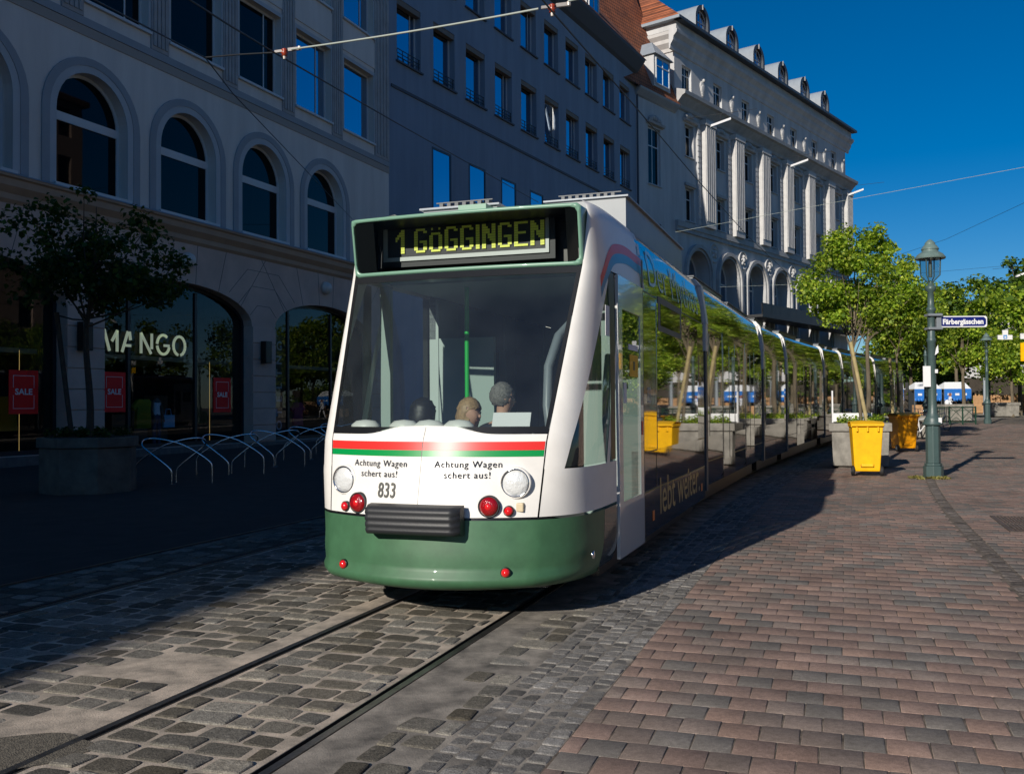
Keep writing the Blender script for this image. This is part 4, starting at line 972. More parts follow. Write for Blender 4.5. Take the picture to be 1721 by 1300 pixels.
def text_side(par, s, y0, y1, z, h, m, name, bold=.0):
    V_, F_ = text_geo(s, 1.0, bold); V_ = np.array(V_); xs0, xs1 = V_[:, 0].min(), V_[:, 0].max()
    mb = MB(); mb.add([(1.1535 if zz < 2.72 else 1.1535 - (zz - 2.72) * .127 + .004, y0 + (x - xs0) / (xs1 - xs0) * (y1 - y0), zz) for x, zz in [(v[0], z + v[1] * h / .73) for v in V_]], F_); mb.build(name, m, par)
# first body, joined to the cab
mb = MB(); sec = section(.30); ny = 10
for sg in (1, -1):
    rows = []
    for k in range(ny + 1):
        y = 9.045 + 4.27 * k / ny; rows.append([(sg * u, y, z) for u, z in sec])
    mb.grid([r[::-1] for r in rows] if sg > 0 else rows, 0, True)
fb = mb.build('body_side', M['wrap'], tram)
for sg in (1, -1): mb = MB(); side_patch(mb, 9.06, 13.3, .33, .748, .003, 0, (sg,)); mb.build('lower_skirt', M['wrap2'], fb)
mb = MB(); side_lines(mb, [(9.05, .757, 13.3, .757), (9.05, 2.71, 13.3, 2.71), (9.05, 1.14, 9.8, 1.14), (12.72, 1.14, 13.3, 1.14), (9.75, .76, 9.75, 1.1)]); mb.build('panel_line', M['black'], fb)
for sg in (1, -1): mb = MB(); side_patch(mb, 9.81, 12.71, 1.15, 2.66, .004, 0, (sg,)); mb.build('window', M['tglass'], fb)
mb = MB(); side_patch(mb, 9.90, 11.40, 2.38, 2.74, .006, 0, (1,)); side_patch(mb, 10.02, 11.28, 2.44, 2.67, .009, 1, (1,)); mb.build('side_display', [M['greydark'], M['blackglass']], fb)
text_side(fb, 'lebt weiter.', 9.93, 12.80, .465, .40, M['gold'], 'lettering', .004); text_side(fb, 'Der Mythos', 9.5, 12.9, 2.80, .40, M['goldfaint'], 'lettering', -.012)
text_side(fb, '833', 9.30, 9.48, 1.62, .17, M['goldfaint'], 'number')
mb = MB(); side_patch(mb, 12.86, 13.05, 1.85, 2.25, .006, 0, (1,)); mb.build('amber_reflector', pbr('dark_orange_film', (.35, .05, .01), .2, coat=1), fb)
for q_ in (9.5, 12.95): mb = MB(); side_patch(mb, q_, q_ + .1, .44, .54, .006, 0, (1,)); mb.build('side_marker', M['orange'], fb)
mb = MB(); mb.box(-1.0, 1.0, 7.9, 13.2, .16, .42); mb.box(-.8, .8, 7.05, 7.9, .2, .42); mb.build('underframe', M['black'], tram)
# cab and saloon inside
mb = MB(); mb.box(-1.08, 1.08, 7.95, 13.2, .40, .45, 0); mb.box(-.86, .86, 7.0, 7.95, .40, .45, 0); mb.box(-.98, .98, 7.95, 13.2, 2.72, 2.76, 1); mb.box(-1.1, 1.1, 13.15, 13.2, .45, 2.72, 2)
for y, w in ((7.98, .06), (9.1, .55), (11.2, .35), (12.85, .3)):
    mb.box(-1.10, -1.0, y, y + w, .45, 2.72, 1); mb.box(1.0, 1.10, y + (.1 if y < 8 else 0), y + w, .45, 2.72, 1)
for sg in (-1, 1): mb.box(min(sg * 1.03, sg * 1.10), max(sg * 1.03, sg * 1.10), 9.1, 13.15, .45, 1.15, 1); mb.box(min(sg * 1.03, sg * 1.10), max(sg * 1.03, sg * 1.10), 9.1, 13.15, 2.3, 2.72, 2)
mb.box(-.95, -.35, 9.0, 9.06, .45, 2.3, 1); mb.box(.5, .98, 9.3, 9.36, .45, 2.4, 1)
mb.quad((-1.09, 9.1, 1.15), (-1.09, 13.15, 1.15), (-1.09, 13.15, 2.3), (-1.09, 9.1, 2.3), 3); mb.quad((1.09, 13.15, 1.15), (1.09, 9.1, 1.15), (1.09, 9.1, 2.3), (1.09, 13.15, 2.3), 3)
inn = mb.build('interior', [pbr('cabin_floor', (.10, .11, .115), .7), M['cabin'], pbr('cabin_wall', (.13, .16, .17), .6), pbr('dim_window', (.012, .016, .017), .35)], tram)
mb = MB(); patch(mb, lambda i, j: (1.372 + .01 * i, -.97 + 1.94 * j), 1, 30, -.02); rows = [[front(-.85 + 1.7 * k / 30, 1.375, -.03) for k in range(31)], [(-.85 + 1.7 * k / 30, 7.05, 1.33) for k in range(31)], [(-.85 + 1.7 * k / 30, 7.06, .6) for k in range(31)]]; mb.grid(rows, 0, False); mb.build('dashboard', M['cabmid'], inn)
for u in (-.62, -.24, -.02, .22):
    mb = MB(); mb.lathe([(.125, -.04), (.12, .03), (.08, .062), (.0, .072)], 20, (0, 0, 0), 0, True); o = mb.build('demister_cap', M['white'], inn, (u, front(u, 1.38, 0)[1] + .14, 1.43)); o.scale = (1, .7, 1)
mb = MB(); p = front(.62, 1.43, -.06); mb.obox((.62, p[1] + .03, 1.50), (.14, .03, 0), (0, .004, 0), (0, .02, .052)); mb.build('route_card', M['paper'], inn)
up, _ = onp(785, 600, B2 + D2 * 8.3, N2); mb = MB(); mb.tube([(up, 8.3, .45), (up, 8.3, 2.72)], .022, 10); mb.build('grab_pole', M['pole'], inn)
mb = MB(); mb.tube([(.93, 7.42, 2.3), (.86, 7.2, 2.15), (.82, 7.05, 1.9), (.83, 6.98, 1.6), (.86, 6.95, 1.42)], .035, 8); mb.build('pillar_trim', M['grey'], inn)
def seat(u, y):
    mb = MB(); mb.box(-.21, .21, 0, .42, .40, .47); mb.box(-.20, .20, -.08, 0, .45, .86); mb.box(-.04, .04, .1, .3, 0, .40); mb.build('seat', M['cabmid'], inn, (u, y, .45), 0, .02)
for u, y in ((-.45, 7.25), (.03, 7.2), (.32, 7.15), (-.7, 10), (.7, 10), (-.7, 11), (.7, 11)): seat(u, y)
# the cars behind
def bogie(par, y):
    mb = MB(); mb.box(-.9, .9, y - 1.0, y + 1.0, .2, .5); mb.build('bogie', M['black'], par)
    for sy in (-.8, .8):
        for sg in (-1, 1):
            mb = MB(); mb.lathe([(.28, -.05), (.28, .05)], 20, (sg * .56, y + sy, .29), 0, True, 'x'); mb.lathe([(.06, -.08), (.06, .08)], 10, (sg * .6, y + sy, .29), 1, True, 'x'); mb.build('wheel', [M['greydark'], M['chrome']], par)
bogie(tram, 10.9)
chain = []
s = 13.62
for kind, L_ in (('long', 7.1), ('short', 3.75), ('long', 7.3), ('short', 3.75), ('long', 7.3), ('tail', 6.6)):
    chain.append((kind, s, L_)); s += L_ + .36
def loc_in(s): x, y = track(s, 0); q = np.array([x, y]) - B2; return np.array([q @ N2, q @ D2, g(y)])
for kind, s, L_ in chain:
    p, q = loc_in(s), loc_in(s + L_)
    c = empty('car_body', p, math.atan2(-(q - p)[0], (q - p)[1])); c.parent = tram; c.rotation_euler.x = math.atan2(q[2] - p[2], L_)
    mb = MB(); body(mb, 0, L_, .45 if kind == 'long' else .40); mb.build('body_side', M['wrap'], c)
    wins = ((.25, 1.45), (2.95, 4.25), (5.75, 6.9)) if kind == 'long' else ((.3, 3.45),) if kind == 'short' else ((.3, 3.2),)
    for a, b in wins:
        for sg in (1, -1): mb = MB(); side_patch(mb, a, b, 1.15, 2.62, .004, 0, (sg,)); mb.build('window', M['tglass'], c)
    if kind == 'long':
        for a in (1.52, 4.32):
            for q_ in (a + .005, a + .67):
                for sg in (1, -1):
                    mb = MB(); side_patch(mb, q_, q_ + .655, .47, 2.72, .005, 0, (sg,)); dd = mb.build('door', M['wrap'], c)
                    mb = MB(); side_patch(mb, q_ + .05, q_ + .605, .75, 2.55, .009, 0, (sg,)); mb.build('door_glass', M['tglass'], dd)
    mb = MB(); side_lines(mb, [(0, .80, L_, .80), (0, 2.70, L_, 2.70)] + ([(L_ / 2, .45, L_ / 2, .8)] if kind != 'long' else [])); mb.build('panel_line', M['black'], c)
    for sg in (1, -1):
        mb = MB(); mb.box(min(sg * 1.09, sg * 1.175), max(sg * 1.09, sg * 1.175), -.17, .0, 2.35, 2.74, 0); mb.obox((sg * 1.105, -.085, 3.0), (.045, 0, 0), (0, .085, 0), (-sg * .035, 0, .27), 0); mb.obox((sg * 1.02, -.085, 3.31), (.05, 0, 0), (0, .085, 0), (-sg * .05, 0, .06), 0)
        mb.box(min(sg * 1.10, sg * 1.165), max(sg * 1.10, sg * 1.165), -.15, .0, .40, 2.35, 1)
        mb.build('joint_strip', [M['white'], M['greydark']], c)
    mb = MB()
    for k in range(7): yy = -.36 + .05 * k; mb.box(-1.03, 1.03, yy + .004, yy + .046, .42, 3.22)
    mb.build('bellows', M['rubber'], c)
    mb = MB(); mb.box(-.95, .95, .2, L_ - .2, .18, .46); mb.build('underframe', M['black'], c)
    mb = MB()
    for (a, b, x0, x1, z1) in ((.4, L_ * .45, -.9, .9, 3.47), (L_ * .55, L_ - .4, -.9, .9, 3.43)):
        mb.box(x0, x1, a, b, 3.34, z1, 0); mb.box(x0 - .02, x1 + .02, a - .02, b + .02, z1, z1 + .02, 1)
    mb.build('roof_unit', [M['grey'], M['greydark']], c)
    if kind != 'long': bogie(c, L_ / 2)
    if kind == 'tail':
        mb = MB(); sec = section(.40); full = (sec + [(-u, z) for u, z in sec][::-1])[::-1]
        rows = [[(u * f, L_ - 2.2 + yy - k_ * max(0, z - 1.2), z) for u, z in full] for yy, f, k_ in ((2.2, 1.004, 0), (2.55, .99, .1), (2.85, .9, .22), (3.0, .7, .28))]
        mb.grid(rows, 0, True); mb.add(rows[-1], [tuple(range(len(full)))], 0); mb.build('tail_nose', M['white_gloss'], c)
        for sg in (1, -1):
            mb = MB(); side_patch(mb, L_ - 2.3, L_, .42, 2.9, .004, 0, (sg,)); sp_ = mb.build('side_panel', M['white_gloss'], c)
            mb = MB(); side_patch(mb, L_ - 2.1, L_ - 1.5, .9, 2.45, .008, 0, (sg,)); mb.build('door_glass', M['tglass'], sp_)
            mb = MB(); side_patch(mb, L_ - 1.2, L_ - .3, 1.7, 2.35, .008, 0, (sg,)); mb.build('cab_window', M['tglass'], sp_)
        mb = MB(); mb.tube([(1.0, L_ - .2, 2.9), (1.25, L_ + .2, 2.6), (1.3, L_ + .3, 2.3)], .03, 6); mb.box(1.22, 1.36, L_ + .2, L_ + .4, 1.9, 2.3); mb.build('mirror', M['black'], c)

# ------------------------------------------------------------------ people
def skin_body(nodes, edges, root=0, sub=2):
    me = bpy.data.meshes.new('b'); me.from_pydata([n[:3] for n in nodes], edges, []); ob = bpy.data.objects.new('b', me); C.objects.link(ob)
    m = ob.modifiers.new('s', 'SKIN'); m.use_smooth_shade = True
    for i, n in enumerate(nodes):
        r = n[3] if isinstance(n[3], tuple) else (n[3], n[3]); sv = me.skin_vertices[0].data[i]; sv.radius = r; sv.use_root = i == root
    ob.modifiers.new('d', 'SUBSURF').levels = sub; ob.modifiers['d'].render_levels = sub
    dg = bpy.context.evaluated_depsgraph_get(); new = bpy.data.meshes.new_from_object(ob.evaluated_get(dg)); bpy.data.objects.remove(ob)
    return new
def hand(nodes, edges, w, d, side):
    i0 = len(nodes); w = np.array(w); d = np.array(d, float); d /= np.linalg.norm(d); s_ = np.cross(d, [0, 0, 1.]); s_ = s_ / (np.linalg.norm(s_) + 1e-6)
    palm = w + d * .06; nodes.append((*palm, (.032, .016))); edges.append((side, i0))
    for k, l in enumerate((.06, .075, .07, .055)):
        b = palm + d * .04 + s_ * (.03 - .02 * k); m_ = b + d * l * .55; e = m_ + d * l * .35 - np.array([0, 0, .02]); j = len(nodes)
        nodes.extend([(*b, .009), (*m_, .0085), (*e, .007)]); edges.extend([(i0, j), (j, j + 1), (j + 1, j + 2)])
    t = w + d * .03 + s_ * .035; t2 = t + d * .04 + s_ * .02; j = len(nodes); nodes.extend([(*t, .011), (*t2, .009)]); edges.extend([(i0, j), (j, j + 1)])
def head_nodes(nodes, edges, neck, base, f, k=1.0):
    f = np.array([f[0], f[1], 0.]); f /= np.linalg.norm(f); l = np.array([-f[1], f[0], 0.]); b = np.array(base); i = len(nodes); up = np.array([0, 0, 1.])
    N = [(b + up * .03, .055), (b + up * .075 + f * .022, .072), (b + up * .135 + f * .008, .092), (b + up * .19 - f * .008, .088), (b + up * .225 - f * .01, .06)]
    nodes.extend([(*(p), r * k) for p, r in N]); edges.append((neck, i)); edges.extend([(i + q, i + q + 1) for q in range(4)])
    j = len(nodes); nodes.extend([(*(b + up * .115 + f * .098), .014), (*(b + up * .098 + f * .118), .013)]); edges.extend([(i + 2, j), (j, j + 1)])
    for sg in (1, -1):
        j = len(nodes); nodes.extend([(*(b + up * .125 + l * sg * .082), .016), (*(b + up * .135 + l * sg * .10 - f * .012), .013)]); edges.extend([(i + 2, j), (j, j + 1)])
    return b + up * .15, f, l
def face_bits(par, hc, f, l):
    mb = MB()
    for sg in (1, -1): c = hc + f * .083 + l * sg * .034 - np.array([0, 0, .012]); mb.lathe([(.001, -.011), (.010, -.006), (.012, .0), (.010, .006), (.001, .011)], 8, tuple(c), 0)
    mb.build('eye', M['black'], par); mb = MB(); c = hc + f * .088 - np.array([0, 0, .075]); mb.obox(c, l * .024, f * .006, (0, 0, .005)); mb.build('mouth', pbr('lips', (.42, .14, .12), .5), par)
def hair_mesh(hc, f, l, long=0.0, r=.098):
    mb = MB(); rows = []
    for i in range(15):
        th = pi * .02 + (pi * .74) * i / 14; row = []
        for k in range(28):
            a = 2 * pi * k / 28; d = f * cos(a) + l * sin(a); front_ = max(0, cos(a))
            t = th * (1 - .42 * front_ ** 1.5); rr = r * (1 + .045 * sin(11 * a + 1.7 * i) + .03 * sin(5 * a - 2.3 * i) + random.uniform(-.02, .02))
            p = hc + d * rr * sin(t) * (1.08 if cos(a) < 0 else 1.0) + np.array([0, 0, 1.]) * (rr * 1.12 * cos(t) + .006)
            if long and t > pi * .5: p = p - np.array([0, 0, long * (t - pi * .5) / (pi * .26)]) - f * .015
            row.append(p)
        rows.append(row)
    mb.grid(rows, 0, True, True); return mb
def seated(name, u, y, topz, face, cloth, hairm, lab, long=0.0, hr=.098):
    r = empty(name, track_loc(u, y, .45), -TH, lab, 'person')
    H = topz - .45 - .25; sh = H - .13; seat = .47
    nd = [(0, .16, seat + .1, (.16, .12)), (0, .15, seat + .28, (.14, .105)), (0, .16, sh - .12, (.17, .115)), (0, .17, sh, (.10, .08)), (0, .165, sh + .08, .055)]
    ed = [(0, 1), (1, 2), (2, 3), (3, 4)]
    hc, f, l = head_nodes(nd, ed, 4, (0, .16, sh + .11), face)
    fw = -1 if face[1] < 0 and abs(face[1]) > .8 else 1
    for sg in (1, -1):
        j = len(nd); nd += [(sg * .19, .17, sh - .02, .062), (sg * .25, .14 , sh - .28, .05), (sg * .19, .14 + .24 * 1, sh - .40, .04), (sg * .12, .14 + .33, sh - .40, .032)]
        ed += [(3, j), (j, j + 1), (j + 1, j + 2), (j + 2, j + 3)]; hand(nd, ed, nd[j + 3][:3], (-.1 * sg, 1, -.1), j + 3)
        j = len(nd); nd += [(sg * .10, .22, seat + .08, .088), (sg * .12, .58, seat + .06, .07), (sg * .12, .60, .10, .048), (sg * .12, .60, .05, .045), (sg * .12, .74, .035, .04)]
        ed += [(0, j)] + [(j + q, j + q + 1) for q in range(4)]
    me = skin_body(nd, ed); me.materials.append(M['skin']); me.materials.append(cloth)
    for p in me.polygons: p.material_index = 1 if p.center.z < sh + .045 and not (p.center.y > .47 and sh - .47 < p.center.z < sh - .34 and abs(p.center.x) < .2) else 0
    o = bpy.data.objects.new('body', me); C.objects.link(o); o.parent = r
    face_bits(r, hc, f, l); hair_mesh(hc, f, l, long, hr).build('hair', hairm, r)
def track_loc(u, s, z): x, y = track(s, u); return (x, y, z)
M['jacket'] = pbr('dark_jacket', (.02, .022, .028), .6, bump=.3, bscale=40); M['cream'] = pbr('cream_top', (.5, .42, .33), .8)
seated('person', .36, 7.12, 1.80, (.75, .66), M['jacket'], pbr('grey_hair', (.16, .15, .14), .8, var=.5, scale=60), 'grey haired man in a dark jacket sitting behind the tram windscreen')
seated('person', .04, 7.20, 1.68, (.95, -.3), M['cream'], pbr('blond_hair', (.36, .23, .12), .55, var=.3, scale=40), 'person with long fair hair sitting beside the green tram pole', .16)
seated('person', -.42, 7.28, 1.67, (0, 1), M['jacket'], pbr('black_hair', (.008, .007, .007), .5), 'dark haired person sitting at the left of the tram windscreen', .1, .108)
def walker(x, y, lab, hd, top, trousers, hairm, h=1.66, armup=.5):
    r = empty('person', (x, y, g(y)), hd, lab, 'person'); k = h / 1.70
    nd = [(0, 0, .92 * k, (.15, .11)), (0, .01, 1.12 * k, (.13, .10)), (0, .02, 1.32 * k, (.16, .105)), (0, .02, 1.42 * k, (.09, .07)), (0, .02, 1.47 * k, .05)]
    ed = [(0, 1), (1, 2), (2, 3), (3, 4)]; hc, f, l = head_nodes(nd, ed, 4, (0, .02, 1.47 * k), (0, 1))
    for sg in (1, -1):
        j = len(nd); nd += [(sg * .18, .02, 1.40 * k, .055), (sg * .23, -.05 * sg, 1.13 * k, .045), (sg * .24, .14 + armup * (sg > 0) * .2, 1.0 * k + .25 * armup * (sg > 0), .035)]; ed += [(3, j), (j, j + 1), (j + 1, j + 2)]; hand(nd, ed, nd[j + 2][:3], (0, .7, -.6), j + 2)
        j = len(nd); a = .22 * sg; nd += [(sg * .09, a * .3, .86 * k, .085), (sg * .09, a + .05, .48 * k, .06), (sg * .09, a * 1.6 - .05, .08, .042), (sg * .09, a * 1.6 + .12, .04, .036)]; ed += [(0, j), (j, j + 1), (j + 1, j + 2), (j + 2, j + 3)]
    me = skin_body(nd, ed); [me.materials.append(m) for m in (M['skin'], top, trousers)]
    for p in me.polygons: p.material_index = 0 if p.center.z > 1.47 * k or (abs(p.center.x) > .21 and p.center.z < 1.12 * k) else 1 if p.center.z > .93 * k else 2
    o = bpy.data.objects.new('body', me); C.objects.link(o); o.parent = r; face_bits(r, hc, f, l); hair_mesh(hc, f, l, .02).build('hair', hairm, r)
gp = ground(1597, 700); walker(gp[0], gp[1], 'person in white clothes walking past the blue stalls', -pi / 2, M['whitecloth'], M['whitecloth'], pbr('auburn_hair', (.25, .09, .04), .6))
gp = ground(1550, 697); walker(gp[0], gp[1], 'dark clothed person standing before the blue stalls', 0, M['jacket'], M['jacket'], M['black'], 1.75, 0)
mb = MB(); mb.lathe([(.001, -.2), (.14, -.17), (.17, 0), (.12, .16), (.02, .2)], 14, (0, 0, 0)); gp = ground(1597, 700); tag(mb.build('shoulder_bag', M['whitecloth'], None, (gp[0] - .26, gp[1] - .12, g(gp[1]) + 1.02)), 'white shoulder bag at the side of the walking person', 'bag')
# shop mannequin
xa, za = onp(263, 690, A1 + I1 * .85, E1); mq = empty('mannequin', in1(xa, .85, .34), R1, 'headless mannequin in a pale blue top and jeans in the shop window', 'mannequin')
nd = [(0, 0, 1.0, (.15, .11)), (0, 0, 1.2, (.115, .09)), (0, 0, 1.42, (.15, .10)), (0, 0, 1.53, (.08, .06)), (0, 0, 1.63, .045)]; ed = [(0, 1), (1, 2), (2, 3), (3, 4)]
for sg in (1, -1):
    j = len(nd); nd += [(sg * .17, 0, 1.50, .05), (sg * .24, -.02, 1.22, .04), (sg * .22, -.10, .98, .03)]; ed += [(3, j), (j, j + 1), (j + 1, j + 2)]; hand(nd, ed, nd[j + 2][:3], (0, -.2, -1), j + 2)
    j = len(nd); nd += [(sg * .09, 0, .92, .09), (sg * .10, -.02 * sg, .5, .07), (sg * .11, 0, .08, .06), (sg * .11, -.1, .03, .04)]; ed += [(0, j), (j, j + 1), (j + 1, j + 2), (j + 2, j + 3)]
me = skin_body(nd, ed); [me.materials.append(m) for m in (pbr('mannequin_skin', (.10, .07, .05), .4), pbr('pale_blue_top', (.75, .85, .95), .7), pbr('jeans', (.05, .08, .14), .8))]
for p in me.polygons: p.material_index = 0 if p.center.z > 1.47 or abs(p.center.x) > .165 else 1 if p.center.z > 1.06 else 2
o = bpy.data.objects.new('body', me); C.objects.link(o); o.parent = mq
mb = MB(); mb.vprism([(-.26, -.05), (.26, -.05), (.22, .05), (-.22, .05)], 0, .42); mb.tube([(-.15, 0, .42), (-.1, 0, .62), (.1, 0, .62), (.15, 0, .42)], .012, 6); tag(mb.build('handbag', pbr('light_blue_bag', (.25, .55, .8), .6), None, in1(xa + .48, .78, .34 + .62), R1), 'light blue tote bag hanging beside the mannequin', 'bag')
for px, c, lb in ((10, (.45, .28, .01), 'yellow garment on display behind the leftmost red poster'), (240, (.30, .33, .02), 'lime garment hanging behind the mullion of the lettered window'), (500, (.35, .04, .12), 'pink garment hanging in the shop window right of the pillar')):
    xg, zg = onp(px, 695, A1 + I1 * 1.6, E1); mb = MB(); mb.prism([(-.34, 0), (.34, 0), (.3, .75), (.42, .6), (.5, .72), (.25, 1.0), (-.25, 1.0), (-.5, .72), (-.42, .6), (-.3, .75)], -.06, .06)
    tag(mb.build('garment', pbr('garment_%d' % px, c, .8), None, in1(xg, 1.6, max(.4, zg - .5)), R1), lb, 'garment')

# ------------------------------------------------------------------ trees
def leaf_crown(name, par, clumps, n, size, cols, sig, squash=.8):
    cl = np.array([c[:3] for c in clumps]); cr = np.array([c[3] for c in clumps])
    w = cr ** 2; idx = RNG.choice(len(cl), n, p=w / w.sum())
    d = RNG.normal(size=(n, 3)); d /= np.linalg.norm(d, axis=1, keepdims=True); rr = RNG.random(n) ** .55
    pos = cl[idx] + d * (rr * cr[idx])[:, None] * np.array([1, 1, squash])
    nn = RNG.normal(size=(n, 3)) * .75 + np.array([0, 0, .75]) + d * .5; nn /= np.linalg.norm(nn, axis=1, keepdims=True)
    t = np.cross(nn, RNG.normal(size=(n, 3))); t /= np.linalg.norm(t, axis=1, keepdims=True); b = np.cross(nn, t)
    s = size * RNG.uniform(.6, 1.25, n)[:, None]
    V = np.stack([pos - t * s * .5, pos + b * s * .42 - t * s * .08 + nn * s * .12, pos + t * s * .55 - nn * s * .1, pos - b * s * .42 - t * s * .08 + nn * s * .12], 1).reshape(-1, 3)
    F = np.arange(4 * n).reshape(n, 4)
    ci = RNG.choice(len(cols), n, p=np.array([c[3] for c in cols]) / sum(c[3] for c in cols)); cc = np.array([c[:3] for c in cols])[ci] * RNG.uniform(.75, 1.3, n)[:, None]
    cc *= (RNG.uniform(.82, 1.2, len(cl))[idx])[:, None]
    return fast_mesh(name, V, F, M['leaf'], np.repeat(cc, 4, 0), par)
GREEN = [(.21, .31, .026, 3), (.30, .39, .036, 2), (.09, .16, .018, 2), (.42, .47, .05, 1)]
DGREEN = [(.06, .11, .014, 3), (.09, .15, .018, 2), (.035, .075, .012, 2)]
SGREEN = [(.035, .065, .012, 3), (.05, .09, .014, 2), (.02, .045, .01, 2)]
def tree(loc, lab, top, cc, R, ncl, nleaf, ls, cols=GREEN, lean=(0, 0), tr=.07, name='maple_tree', group=None, bark='bark', clr=(.28, .5), base=0.0, flat=0.0):
    r = empty(name, loc, 0, lab, 'tree', group); cc = np.array(cc, float); R = np.array(R, float)
    cls = []
    for i in range(ncl):
        d = RNG.normal(size=3); d /= np.linalg.norm(d); q = RNG.random() ** .38; p = d * q * R * RNG.uniform(.8, 1.1)
        if p[2] < -R[2] * .55: p[2] *= .55
        k = RNG.uniform(*clr) * min(R[0], R[1]) * .9
        cls.append((*(cc + p), k))
    leaf_crown('crown', r, cls, nleaf, ls, cols, .3)
    mb = MB(); tp = np.array([lean[0], lean[1], top]); path = [np.array([0, 0, base]) + (tp - np.array([0, 0, base])) * t + np.array([.03 * sin(5 * t), .03 * cos(4 * t), 0]) * (t > 0) for t in np.linspace(0, 1, 9)]
    mb.tube(path, [tr * (1.15 if i == 0 else 1) * (1 - .04 * i) for i in range(9)], 10)
    ctop = cc + np.array([0, 0, R[2] * .75]); mb.tube([path[-1], (tp + ctop) / 2 + np.array([.06, .02, 0]), ctop], [tr * .68, tr * .4, tr * .08], 8)
    for c in random.sample(cls, min(len(cls), 30)):
        c = np.array(c[:3]); t = random.uniform(.0, .55); s_ = path[-1] + (ctop - path[-1]) * t; m_ = s_ + (c - s_) * .5 - np.array([0, 0, .06 * np.linalg.norm(c - s_)]) * 0 + RNG.normal(size=3) * .05
        mb.tube([s_, m_, c], [tr * .30, tr * .2, tr * .06], 5)
    mb.build('trunk', M[bark], r); return r
def stake(p0, p1, lab, r=.035):
    mb = MB(); p0, p1 = np.array(p0), np.array(p1); mb.tube([(0, 0, 0), (p1 - p0) * .5, p1 - p0], r, 8); return tag(mb.build('tree_stake', M['stake'], None, p0), lab, 'stake', 'wooden stakes holding the young trees')
# planters
def planter_rect(x, y, w, d, h, rz, lab, mat='concrete', fill=True):
    r = empty('planter', (x, y, g(y)), rz, lab, 'planter', 'concrete planters on the square')
    mb = MB(); o = .05; mb.add([(sx * (w / 2 - a), sy * (d / 2 - a), z) for z, a in ((.06, .09), (h - .2, .06)) for sx, sy in ((-1, -1), (1, -1), (1, 1), (-1, 1))], [(0, 1, 5, 4), (1, 2, 6, 5), (2, 3, 7, 6), (3, 0, 4, 7), (3, 2, 1, 0)])
    mb.box(-w / 2 + .2, w / 2 - .2, -d / 2 + .2, d / 2 - .2, 0, .06); mb.build('trough', M[mat], r, bev=.02)
    mb = MB(); t = .12
    for a, b, c, e in ((-w / 2, w / 2, -d / 2, -d / 2 + t), (-w / 2, w / 2, d / 2 - t, d / 2), (-w / 2, -w / 2 + t, -d / 2 + t, d / 2 - t), (w / 2 - t, w / 2, -d / 2 + t, d / 2 - t)): mb.box(a, b, c, e, h - .2, h)
    mb.build('rim', M[mat], r, bev=.012)
    mb = MB(); mb.box(-w / 2 + t, w / 2 - t, -d / 2 + t, d / 2 - t, h - .25, h - .06); mb.build('soil', M['soil'], r)
    if fill:
        cl = [(random.uniform(-w / 2 + .2, w / 2 - .2), random.uniform(-d / 2 + .2, d / 2 - .2), h + random.uniform(-.02, .08), random.uniform(.1, .2)) for _ in range(14)]
        leaf_crown('ground_cover', r, cl, 900, .06, GREEN, .2)
    return r
gp = ground(1446, 788); PY = gp[1] + .75; PX = gp[0] * PY / gp[1]
planter_rect(PX, PY, 1.46, 1.46, 1.12, -TH, 'pale concrete planter under the nearest right hand tree, behind the yellow bin')
tree((PX + .02, PY - .1, .9), 'young maple rising from the planter behind the yellow bin', 1.75, (-.12, .1, 3.65), (1.34, 1.35, 1.75), 74, 13500, .088, GREEN, (-.20, .0), .05, group='young maples on the square', clr=(.16, .36))
stake((PX + .10, PY - .35, .9), (PX - .24, PY - .12, 3.15), 'leaning yellowish stake in the planter behind the yellow bin', .048)
gp2 = ground(1460, 762); tree((gp2[0] * (1 + 3.0 / gp2[1]), gp2[1] + 3.0, g(gp2[1] + 3) + .9), 'maple with brown trunk just behind the planter tree by the tram', 2.6, (.55, .2, 4.1), (1.7, 1.6, 1.6), 46, 9000, .115, GREEN, (.02, 0), .085, group='young maples on the square', clr=(.22, .42))
planter_rect(gp2[0] * (1 + 3.0 / gp2[1]) + .1, gp2[1] + 3.0, 1.5, 1.5, 1.0, -TH, 'shaded concrete planter behind the nearest planter, close to the tram', fill=True)
# a little banner on the first planter
mb = MB(); mb.box(-.50, .50, -.02, .02, 0, .22); mb.box(-.50, -.47, -.03, .03, -.25, .8); bnr = mb.build('banner_board', [M['paper']], None, (PX - .02, PY + .5, 1.14), -.1); tag(bnr, 'white board standing on the planter behind the yellow bin', 'board')
gp3 = ground(1497, 742); tree((gp3[0] + 1.2, 38.0, g(38) + .8), 'slender maple with a pale stake beside the rear of the tram', 2.4, (.5, 0, 3.8), (1.9, 1.8, 1.7), 44, 8000, .13, GREEN, (0, 0), .06, group='young maples on the square', clr=(.22, .42))
px_ = at(1501, 690, 37.8); stake((px_[0], 37.8, g(38) + .7), (px_[0] - .1, 37.8, 3.4), 'pale thin stake in front of the rear end of the tram', .06)
planter_rect(gp3[0] + 1.3, 38.2, 1.8, 1.8, .9, -.15, 'low planter far back beside the rear of the tram')
